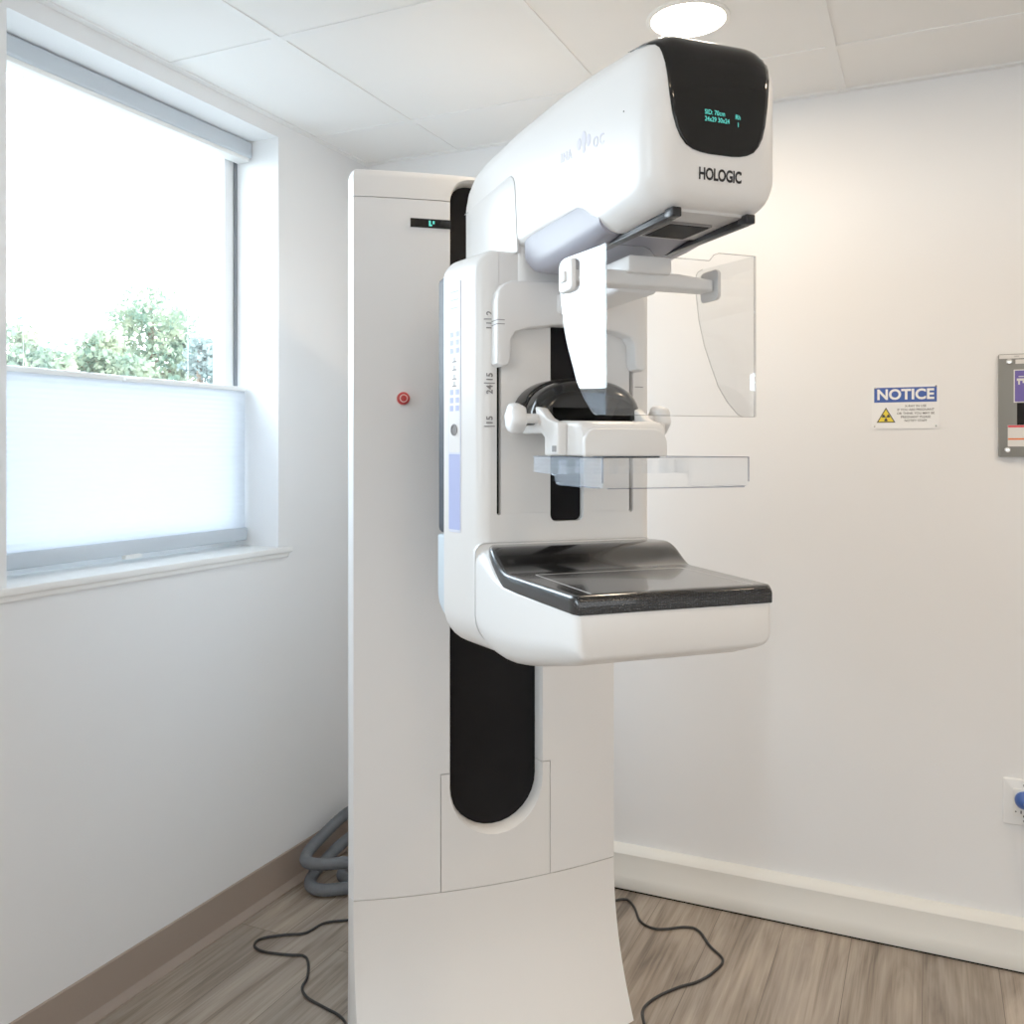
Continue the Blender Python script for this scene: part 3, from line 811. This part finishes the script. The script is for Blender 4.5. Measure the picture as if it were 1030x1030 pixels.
for z in (1.500, 1.485, 1.468, 1.455): mark(-0.383, -0.368, z, z+0.0025); mark(-0.3765, -0.3740, z, z+0.010)
lean(from_bm('button_symbol', bm, M['printgrey'], body, 0))
bm = bmesh.new(); lathe(bm, [(0.011, 0.0012), (0.011, 0.0025), (0.0085, 0.0028), (0.0085, 0.0012)], (XS, -0.375, 1.375), (-1, 0, 0), 20)
lean(from_bm('light_knob', bm, M['printgrey'], body))
# rear of the body
PRISM('rear_trim', M['slate'], MG, rrect(-0.190, 0.190, 1.175, 1.675, 0.012, 3), -0.334, -0.272, 'y')
PRISM('rear_cover', M['paleblue'], MG, rrect(-0.194, 0.194, 0.985, 1.174, (0.075, 0.075, 0.005, 0.005), 6), -0.334, -0.268, 'y', 0, 0.012, 3)
BOX('arm_mount', M['black'], MG, -0.075, 0.11, -0.270, 0.011, 1.08, 1.55)

# ---- tube head
def rr_ring(y, w, zt, zb, r, rb=None, seg=7):
    rb = r if rb is None else rb
    return [(a, y, b) for a, b in rrect(-w, w, zb, zt, (rb, rb, r, r), seg)]
st = [(-0.964, 0.05, 1.823, 1.705, 0.03), (-0.9635, 0.066, 1.841, 1.692, 0.034), (-0.961, 0.08, 1.859, 1.678, 0.04), (-0.956, 0.0885, 1.871, 1.669, 0.044), (-0.949, 0.0945, 1.8795, 1.663, 0.046), (-0.94, 0.0985, 1.885, 1.659, 0.047), (-0.925, 0.1005, 1.8895, 1.6565, 0.046), (-0.9, 0.101, 1.893, 1.655, 0.044), (-0.815, 0.101, 1.903, 1.652, 0.04), (-0.795, 0.101, 1.906, 1.656, 0.036), (-0.775, 0.101, 1.908, 1.667, 0.032), (-0.745, 0.101, 1.911, 1.688, 0.026), (-0.725, 0.101, 1.913, 1.697, 0.022), (-0.64, 0.101, 1.919, 1.701, 0.02), (-0.45, 0.101, 1.926, 1.702, 0.02), (-0.27, 0.101, 1.924, 1.702, 0.02), (-0.215, 0.1005, 1.918, 1.702, 0.02), (-0.18, 0.1005, 1.902, 1.703, 0.02), (-0.158, 0.0985, 1.882, 1.705, 0.02), (-0.1495, 0.09, 1.855, 1.712, 0.02)]
tops = 0.040
bm = bmesh.new()
loft(bm, [rr_ring(y, w, zt, zb, (r if y < -0.9 else tops), r) for y, w, zt, zb, r in st])
head = from_bm('tube_head', bm, M['white'], MG, 60)
bvh = BVHTree.FromPolygons([v.co[:] for v in head.data.vertices], [p.vertices[:] for p in head.data.polygons])
# neck joining the head to the body
bm = bmesh.new()
prism(bm, rrect(-0.1005, 0.1005, -0.470, -0.1505, 0.02, 5), 1.64, 1.76, 'z')
neck = from_bm('head_neck', bm, M['white'], MG)
PRISM('side_cover', M['white'], head, rrect(-0.468, -0.168, 1.694, 1.834, (0.004, 0.004, 0.004, 0.028), 6) if False else
      [(-0.474, 1.692), (-0.185, 1.692), (-0.185, 1.836), (-0.425, 1.838), (-0.440, 1.836), (-0.452, 1.829), (-0.460, 1.815)], -0.0985, -0.1026, 'x', 0, 0.0012, 2)
bm = bmesh.new()
seam = [(-0.4745, 1.692), (-0.4605, 1.815), (-0.4525, 1.8295), (-0.4405, 1.8368), (-0.425, 1.8388), (-0.160, 1.8345)]
for (a, b), (c, d) in zip(seam, seam[1:]):
    pa, pb = Vector((-0.1013, a, b)), Vector((-0.1013, c, d)); cyl(bm, pa, pb, 0.0009, n=6)
from_bm('cover_seam', bm, M['under'], head)
# grey lower housing, some of its shading put into the lavender-grey colour
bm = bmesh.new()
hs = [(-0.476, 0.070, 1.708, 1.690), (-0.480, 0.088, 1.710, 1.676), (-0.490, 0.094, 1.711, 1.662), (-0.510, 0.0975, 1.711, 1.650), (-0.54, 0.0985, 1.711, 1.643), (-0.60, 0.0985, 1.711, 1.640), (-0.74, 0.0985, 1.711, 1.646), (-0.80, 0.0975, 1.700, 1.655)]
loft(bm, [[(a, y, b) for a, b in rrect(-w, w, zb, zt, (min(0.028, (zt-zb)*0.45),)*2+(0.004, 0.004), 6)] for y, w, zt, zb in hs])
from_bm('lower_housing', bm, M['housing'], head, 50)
# front dark display, following the head surface
def hw(z):
    tab = [(1.7270, 0.018), (1.7282, 0.030), (1.7310, 0.042), (1.7360, 0.0520), (1.745, 0.0600), (1.757, 0.0660), (1.775, 0.0712), (1.800, 0.0752), (1.820, 0.0775), (1.840, 0.0795), (1.860, 0.0820), (1.872, 0.085), (1.880, 0.088), (1.8885, 0.090)]
    for (a, b), (c, d) in zip(tab, tab[1:]):
        if a <= z <= c: return b+(d-b)*(z-a)/(c-a)
    return tab[-1][1]
bm = bmesh.new(); rows = []
zs = [1.7270, 1.7282, 1.7310, 1.7360, 1.745, 1.757, 1.775, 1.80, 1.82, 1.84, 1.855, 1.863, 1.870, 1.876, 1.880, 1.884]
def on_head(x, z, off):
    hit = bvh.ray_cast(Vector((x, -1.3, z)), Vector((0, 1, 0)))
    if hit[0] is None: return None
    n_ = hit[1]
    return hit[0] + n_*off
for z in zs:
    row = []
    w = hw(z)
    for k in range(25):
        x = -w+2*w*k/24
        zz = z
        p = on_head(x, zz, 0.0016)
        while p is None: zz -= 0.001; p = on_head(x, zz, 0.0016)
        row.append(p)
    rows.append(row)
# carry the glass over the top edge, backwards
for yb in (-0.925, -0.905, -0.88):
    row = []
    for k in range(25):
        w = 0.088; x = -w+2*w*k/24
        hit = bvh.ray_cast(Vector((x, yb, 2.2)), Vector((0, 0, -1)))
        row.append(hit[0]+hit[1]*0.0014)
    rows.append(row)
vr = [[bm.verts.new(p) for p in r] for r in rows]
for a, b in zip(vr, vr[1:]):
    for k in range(24): bm.faces.new((a[k], a[k+1], b[k+1], b[k]))
disp = from_bm('display_panel', bm, M['blackshiny'], head, 80)
md = disp.modifiers.new('s', 'SOLIDIFY'); md.thickness = 0.0012; md.offset = -1
def front_text(name, body_, size, mat, x, z, sx=1.0, align='LEFT', **k):
    p = on_head(x, z, 0.0)
    me = text_mesh(body_, size, extrude=0.0002, align=align, **k)
    off = 0.0022 if mat is M['teal'] else 0.0005
    for v in me.vertices:
        X, Z = x+v.co.x*sx, z+v.co.y
        q = on_head(X, Z, off) or Vector((X, p.y, Z))
        v.co = Vector((X, q.y, Z))
    return link(name, me, mat, head, 0)
front_text('display_text', 'SID: 70cm', 0.0088, M['teal'], -0.0245, 1.7815, 0.85)
front_text('display_text', '24x29 30x24', 0.0088, M['teal'], -0.0245, 1.7725, 0.82)
front_text('display_text', 'Rh', 0.0088, M['teal'], 0.0225, 1.7800, 0.85)
front_text('display_text', '1', 0.0088, M['teal'], 0.0250, 1.7700, 0.95)
front_text('brand_lettering', 'HOLOGIC', 0.0215, M['print'], 0.0005, 1.7000, 0.70, 'CENTER', spacing=0.95, bold=0.0008)
front_text('brand_dot', '.', 0.012, M['print'], 0.0300, 1.7075, 1.0)
# lettering and emblem on the head's left side, overexposure put into the pale colour
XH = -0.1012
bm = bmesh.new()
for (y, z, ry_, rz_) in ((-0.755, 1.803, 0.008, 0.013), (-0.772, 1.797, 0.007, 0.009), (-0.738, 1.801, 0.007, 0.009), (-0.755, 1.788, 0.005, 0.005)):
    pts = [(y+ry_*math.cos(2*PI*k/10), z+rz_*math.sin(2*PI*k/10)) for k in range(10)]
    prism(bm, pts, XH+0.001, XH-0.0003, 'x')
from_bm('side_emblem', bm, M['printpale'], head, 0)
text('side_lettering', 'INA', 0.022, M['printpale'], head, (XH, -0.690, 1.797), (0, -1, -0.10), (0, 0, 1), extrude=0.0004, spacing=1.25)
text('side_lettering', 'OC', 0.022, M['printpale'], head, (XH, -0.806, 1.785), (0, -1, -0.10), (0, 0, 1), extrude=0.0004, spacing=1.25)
bm = bmesh.new(); cyl(bm, (XH+0.001, -0.885, 1.800), (XH-0.0005, -0.885, 1.800), 0.0012, n=10); from_bm('pin_hole', bm, M['print'], head)
# collimator underside
up = BOX('collimator_plate', M['under'], head, -0.058, 0.058, -0.940, -0.70, 1.6545, 1.667, bev=0.002)
bm = bmesh.new(); prism(bm, rrect(-0.035, 0.035, -0.893, -0.812, 0.003, 3), 1.6545, 1.6515, 'z'); from_bm('window_frame', bm, M['printgrey'], head)
bm = bmesh.new(); prism(bm, rrect(-0.0315, 0.0315, -0.889, -0.816, 0.002, 3), 1.6516, 1.6506, 'z'); from_bm('beam_window', bm, M['black'], head)
for s in (-1, 1):
    bm = bmesh.new()
    x0, x1 = sorted((s*0.052, s*0.063))
    box(bm, x0, x1, -0.938, -0.730, 1.6485, 1.656, 0.0015)
    xa, xb = sorted((s*0.050, s*0.0645)); box(bm, xa, xb, -0.938, -0.730, 1.6450, 1.6490, 0.001)
    box(bm, xa, xb, -0.952, -0.930, 1.6450, 1.658, 0.002)
    from_bm('accessory_rail', bm, M['rail'], head)

# ---- detector platform
bm = bmesh.new()
dst = [(-0.452, 0.176, 1.160, 0.992, 0.060), (-0.47, 0.178, 1.162, 0.985, 0.060), (-0.50, 0.179, 1.158, 0.981, 0.060), (-0.53, 0.1785, 1.144, 0.981, 0.058), (-0.56, 0.179, 1.128, 0.984, 0.055), (-0.60, 0.1765, 1.114, 0.990, 0.050), (-0.66, 0.173, 1.112, 1.001, 0.045), (-0.72, 0.1695, 1.112, 1.014, 0.040), (-0.80, 0.1640, 1.112, 1.032, 0.034),
       (-0.838, 0.1607, 1.112, 1.041, 0.026), (-0.850, 0.1595, 1.1115, 1.044, 0.022), (-0.8565, 0.1570, 1.111, 1.047, 0.018), (-0.859, 0.1520, 1.110, 1.053, 0.014)]
def det_ring(y, w, zt, zb, r):
    rt = 0.003 + 0.022*min(1, max(0, (y+0.60)/0.10))
    pts = rrect(-w, w, zb, zt, (r, r, rt, rt), 8); out = []
    for a, b in pts:
        if b < zb+0.02: b -= 0.016*(1-(a/w)**2)*(1 if y > -0.80 else max(0.0, (y+0.859)/0.059))
        out.append((a, y, b))
    return out
loft(bm, [det_ring(*d) for d in dst])
det = from_bm('detector_platform', bm, M['white'], MG, 60)
SHR = rrect(-0.178, 0.184, 0.984, 1.172, (0.06, 0.06, 0.03, 0.02), 7)
PRISM('platform_shroud', M['white'], det, SHR, -0.452, -0.4655, 'y', 0, 0.003, 3)
bm = bmesh.new()
P_ = [Vector((a, -0.4650, b)) for a, b in SHR]; P_.append(P_[0])
tube(bm, P_, 0.0013, 6)
from_bm('shroud_seam', bm, M['under'], det)
# carbon tray with an upswept back
def tray_z(y):
    t = min(1, max(0, (y+0.615)/0.090)); s_ = t*t*(3-2*t)
    return 1.137+0.035*s_, 1.110+0.042*s_
bm = bmesh.new(); rings = []
ylist = [-0.8605, -0.8595, -0.856, -0.850] + [-0.84+0.02*k for k in range(11)] + [-0.63+0.008*k for k in range(16)] + [-0.504, -0.498]
def tray_w(y):
    w = 0.1625+0.0165*(y+0.86)/0.35
    if y > -0.565:
        t = (y+0.565)/0.067; w -= 0.016*t*t
    return w
for y in ylist:
    zt, zb = tray_z(y); w = tray_w(y)
    if y < -0.85: k = (-0.85-y)/0.0105; dz = 0.005*k*k; zt -= dz; w -= 0.004*k
    rings.append([(a, y, b) for a, b in rrect(-w, w, zb, zt, (0.002, 0.002, 0.008, 0.008), 4)])
loft(bm, rings)
tray = from_bm('carbon_tray', bm, M['carbon'], det, 50)
bm = bmesh.new()
for (xa, xb, ya, yb) in ((-0.1335, -0.1323, -0.848, -0.640), (0.1323, 0.1335, -0.848, -0.640), (-0.1335, 0.1335, -0.6412, -0.640)):
    box(bm, xa, xb, ya, yb, 1.1368, 1.13725)
from_bm('field_outline', bm, M['label'], det, 0)

# ---- compression carriage: smoked dome, bracket with knobs, clear paddle
bm = bmesh.new()
dome = [(-0.104, 1.380), (0.104, 1.380)] + [(0.104*math.copysign(abs(math.cos(PI*k/24))**0.8, math.cos(PI*k/24)), 1.390+0.071*math.sin(PI*k/24)**0.85) for k in range(25)]
prism(bm, dome, -0.4625, -0.572, 'y', 0, 0.030, 6)
dm = from_bm('carriage_cover', bm, M['dome'], MG, 50)
bm = bmesh.new()
prism(bm, [(-0.108, 1.380), (0.108, 1.380)] + [(0.108*math.copysign(abs(math.cos(PI*k/24))**0.8, math.cos(PI*k/24)), 1.390+0.076*math.sin(PI*k/24)**0.85) for k in range(25)], -0.4625, -0.512, 'y', 0, 0.003, 2)
from_bm('cover_rim', bm, M['dome'], dm, 50)
bm = bmesh.new()
loft(bm, [[(a, y, b) for a, b in rrect(-w_, w_, 1.328, zt_, (0.004, 0.004, 0.010, 0.010), 4)] for y, w_, zt_ in ((-0.690, 0.073, 1.374), (-0.684, 0.076, 1.381), (-0.670, 0.078, 1.384), (-0.62, 0.086, 1.386), (-0.575, 0.090, 1.384))])
for s in (-1, 1):
    x0, x1 = sorted((s*0.082, s*0.099))
    pr = [(-0.650, 1.330), (-0.625, 1.330), (-0.608, 1.338), (-0.596, 1.356), (-0.578, 1.365), (-0.49, 1.366), (-0.49, 1.410), (-0.502, 1.416), (-0.540, 1.416), (-0.572, 1.408), (-0.602, 1.391), (-0.625, 1.385), (-0.650, 1.382)]
    prism(bm, pr, x0, x1, 'x', 0.004, 0.004, 3)
br = from_bm('paddle_bracket', bm, M['white'], MG, 50)
PRISM('bracket_plate', M['white'], br, rrect(-0.074, 0.074, 1.327, 1.372, (0.003, 0.003, 0.026, 0.022), 7), -0.690, -0.700, 'y', 0, 0.003, 3)
PRISM('release_lever', M['purple'], br, rrect(-0.66, -0.65, 1.337, 1.343, 0.001, 2), 0.080, 0.092, 'x')
PRISM('bracket_label', M['printgrey'], br, rrect(-0.645, -0.628, 1.3345, 1.3445, 0.001, 2), -0.0980, -0.0996, 'x')
for s in (-1, 1):
    bm = bmesh.new(); c = (-s*0.008, -0.560, 1.391); ax = (s, 0, 0)
    n6 = 6
    lathe(bm, [(0.0085, 0.100), (0.0085, 0.126), (0.0095, 0.130), (0.018, 0.134)], c, ax, 24)
    d = Vector(ax); u = Vector((0, 0.3, 1)).normalized(); v = d.cross(u).normalized()
    def hexr(r, h): return [tuple(Vector(c)+d*h+(u*math.cos(2*PI*k/36)+v*math.sin(2*PI*k/36))*r*(1+0.06*math.cos(6*2*PI*k/36))) for k in range(36)]
    loft(bm, [hexr(0.012, 0.130), hexr(0.022, 0.133), hexr(0.0250, 0.139), hexr(0.0258, 0.148), hexr(0.0245, 0.1545), hexr(0.019, 0.158), hexr(0.012, 0.1575)])
    from_bm('clamp_knob', bm, M['white2'], br, 50)
# clear paddle: shallow open tray
pd = None
bm = bmesh.new()
T = 0.0028
y_f, y_r, zt, zb = -0.857, -0.598, 1.3265, 1.2830
box(bm, -0.118, 0.118, y_f+0.003, -0.700, zb, zb+T)                                  # floor
prism(bm, rrect(-0.120, 0.120, zb, zt, (0.010, 0.010, 0.001, 0.001), 5), y_f, y_f+T, 'y')   # front wall
for s in (-1, 1):
    x0, x1 = sorted((s*0.1172, s*0.120))
    prism(bm, [(y_f, zb+0.002), (-0.700, zb+0.001), (-0.690, zb+0.004), (-0.685, 1.2975), (-0.665, 1.3000), (y_r+0.004, 1.3015), (y_r, 1.306), (y_r, zt), (y_f, zt)], x0, x1, 'x')
box(bm, -0.118, 0.118, -0.7025, -0.700, zb, 1.312)                                    # rear wall
box(bm, -0.118, 0.118, y_r-T, y_r, 1.3015, zt)
box(bm, -0.118, 0.118, -0.700, y_r, 1.3005, 1.3030)
for k in range(8):
    x = -0.105+0.03*k; box(bm, x-0.001, x+0.001, -0.700, -0.668, 1.300, 1.322)
pd = from_bm('compression_paddle', bm, M['poly'], MG, 30)
bm = bmesh.new()
box(bm, -0.120, 0.120, y_f-0.0004, y_f+0.0030, zt-0.0002, zt+0.0012)
for s in (-1, 1):
    x0, x1 = sorted((s*0.1170, s*0.1204)); box(bm, x0, x1, y_f, y_r, zt-0.0002, zt+0.0012)
    x0, x1 = sorted((s*0.1188, s*0.1204)); box(bm, x0, x1, y_f-0.0004, y_f+0.0012, zb+0.008, zt)
box(bm, -0.112, 0.112, y_f-0.0004, y_f+0.0010, zb-0.0004, zb+0.0012)
for s in (-1, 1):
    x0, x1 = sorted((s*0.1188, s*0.1204)); box(bm, x0, x1, y_f+0.01, -0.70, zb+0.0005, zb+0.0018)
from_bm('paddle_rim', bm, M['polyedge'], pd, 0)
bm = bmesh.new(); box(bm, -0.060, 0.060, -0.700, -0.640, 1.3245, 1.3280, 0.001); from_bm('paddle_mount', bm, M['slate'], pd)

# ---- face shield and its carriage
bm = bmesh.new()
arch = [(-0.147, 1.490), (-0.139, 1.484), (-0.127, 1.487), (-0.1225, 1.496), (-0.1215, 1.532), (-0.113, 1.546), (-0.088, 1.554), (-0.03, 1.562), (0.03, 1.562), (0.088, 1.554), (0.113, 1.546), (0.1215, 1.532), (0.1225, 1.496), (0.127, 1.487), (0.139, 1.484), (0.147, 1.490)]
top_ = [(0.147, 1.600), (0.144, 1.618), (0.135, 1.630), (0.120, 1.636), (0.0, 1.642), (-0.120, 1.636), (-0.135, 1.630), (-0.144, 1.618), (-0.147, 1.600)]
prism(bm, arch+top_, -0.463, -0.496, 'y', 0, 0.004, 3)
fc = from_bm('shield_carriage', bm, M['white2'], MG, 40)
bm = bmesh.new()
box(bm, -0.1474, -0.134, -0.4966, -0.464, 1.5652, 1.5666); box(bm, -0.1474, -0.134, -0.4966, -0.464, 1.5580, 1.5594)
from_bm('carriage_index', bm, M['printgrey'], fc, 0)
sa = None
bm = bmesh.new()
prism(bm, rrect(-0.034, 0.034, 1.582, 1.618, 0.006, 3), -0.490, -0.735, 'y', 0, 0.004, 2)
prism(bm, rrect(-0.036, 0.038, 1.606, 1.632, 0.005, 3), -0.690, -0.775, 'y', 0.003, 0.003, 2)
bar = [(-0.119, 1.588), (0.119, 1.588), (0.119, 1.606), (0.06, 1.611), (-0.06, 1.611), (-0.119, 1.606)]
prism(bm, bar, -0.722, -0.764, 'y', 0.005, 0.005, 3)
sa = from_bm('shield_arm', bm, M['white2'], MG, 40)
for s in (-1, 1):
    a, b = (s*0.1217, s*0.1285)
    PRISM('arm_pad', M['white2'], sa, rrect(-0.772, -0.722, 1.574, 1.622, 0.009, 5), a, b, 'x', 0.0, 0.003, 3)
    if s < 0: PRISM('pad_button', M['white2'], sa, rrect(-0.752, -0.734, 1.589, 1.605, 0.003, 3), b, s*0.1320, 'x', 0, 0.0015, 2)
T = 0.0022
bm = bmesh.new()
yF = -0.868; zT, zBt = 1.6215, 1.3860
frontp = [(-0.1215, zBt), (0.1215, zBt), (0.1215, zT), (0.060, zT), (0.052, zT-0.003), (0.044, zT-0.012), (-0.044, zT-0.012), (-0.052, zT-0.003), (-0.060, zT), (-0.1215, zT)]
prism(bm, frontp, yF-T, yF, 'y')
wing = [(-0.868, zBt), (-0.840, zBt+0.001), (-0.828, zBt+0.005), (-0.800, 1.411), (-0.775, 1.437), (-0.755, 1.470), (-0.735, 1.505), (-0.719, 1.548), (-0.711, 1.590), (-0.711, 1.6215), (-0.716, 1.6265), (-0.730, 1.6280), (-0.868, zT)]
for s in (-1, 1):
    x0, x1 = sorted((s*0.1215, s*(0.1215-T)))
    prism(bm, wing, x0, x1, 'x')
fs = from_bm('face_shield', bm, M['acrylic'], MG, 30)
for s in (-1, 1):
    x0, x1 = sorted((s*0.1200, s*0.1225)); BOX('shield_edge', M['acrylicedge'], fs, x0, x1, yF-0.0030, yF-0.0005, zBt, zT)
bm = bmesh.new()
ed = wing[1:-1]
for s in (-1, 1):
    tube(bm, [Vector((s*0.1204, a, b)) for a, b in ed], 0.0009, 6)
tube(bm, [Vector((a, yF-T/2, b)) for a, b in frontp[2:]], 0.0008, 6)
tube(bm, [Vector((-0.1215, yF-T/2, zBt)), Vector((0.1215, yF-T/2, zBt))], 0.0008, 6)
from_bm('shield_rim', bm, M['acrylicedge'], fs, 0)

# ------------------------------------------------------------------ lights, sky, camera
w = bpy.data.worlds.new('sky'); scn.world = w; w.use_nodes = True
nt = w.node_tree
for n in list(nt.nodes): nt.nodes.remove(n)
o_ = nt.nodes.new('ShaderNodeOutputWorld'); bg = nt.nodes.new('ShaderNodeBackground')
tc = nt.nodes.new('ShaderNodeTexCoord'); sp = nt.nodes.new('ShaderNodeSeparateXYZ'); cr = nt.nodes.new('ShaderNodeValToRGB')
nt.links.new(tc.outputs['Generated'], sp.inputs[0]); nt.links.new(sp.outputs['Z'], cr.inputs[0])
cr.color_ramp.elements[0].position = 0.0; cr.color_ramp.elements[0].color = (0.82, 0.91, 1.0, 1)
cr.color_ramp.elements[1].position = 0.7; cr.color_ramp.elements[1].color = (0.72, 0.85, 1.0, 1)
nt.links.new(cr.outputs[0], bg.inputs[0]); bg.inputs[1].default_value = 12.5
nt.links.new(bg.outputs[0], o_.inputs[0])

def area(name, loc, rot, size, power, col, shape='DISK', size_y=None, portal=False):
    l = bpy.data.lights.new(name, 'AREA'); l.energy = power; l.color = col; l.shape = shape; l.size = size
    if size_y: l.size_y = size_y
    o = bpy.data.objects.new(name, l); COL.objects.link(o); o.location = loc; o.rotation_euler = rot
    if portal: l.cycles.is_portal = True
    return o
area('window_portal', (XL-TH-0.01, (WY0+WY1)/2, (WZ0+WZ1)/2), (0, R(-90), 0), WZ1-WZ0, 1, (1, 1, 1), 'RECTANGLE', WY1-WY0, True)
area('window_portal', (XL-TH-0.01, (VY0+VY1)/2, (WZ0+WZ1)/2), (0, R(-90), 0), WZ1-WZ0, 1, (1, 1, 1), 'RECTANGLE', VY1-VY0, True)  # portal of the added unseen window
WARM = (1.0, 0.78, 0.55)
area('fill_behind_camera', (0.6, YF+0.02, 1.45), (R(90), 0, 0), 2.4, 15, (0.90, 0.95, 1.0), 'RECTANGLE', 1.5)  # added unseen fill lamp at the wall behind the camera
for i, (x, y, p) in enumerate(((LX, LY, 4.5), (0.70, 1.78, 5.5), (0.70, -0.05, 5), (-0.52, -0.66, 4), (1.3, -1.5, 3))):
    area('downlight_lamp', (x, y, H-0.02), (0, 0, 0), 0.15, p, WARM)

cam = bpy.data.cameras.new('camera'); co = bpy.data.objects.new('camera', cam); COL.objects.link(co)
co.location = (0, 0, CAM_H); co.rotation_euler = (R(90), 0, R(24.7))
cam.sensor_fit = 'HORIZONTAL'; cam.sensor_width = 36; cam.lens = 36*917/1030
cam.shift_y = -62/1030; cam.clip_start = 0.02
scn.camera = co
scn.view_settings.view_transform = 'Standard'
scn.view_settings.look = 'None'
scn.view_settings.exposure = 0.25
scn.view_settings.gamma = 1.2
scn.cycles.max_bounces = 10; scn.cycles.diffuse_bounces = 6; scn.cycles.transparent_max_bounces = 24
scn.cycles.sample_clamp_indirect = 6
scn.cycles.use_denoising = True
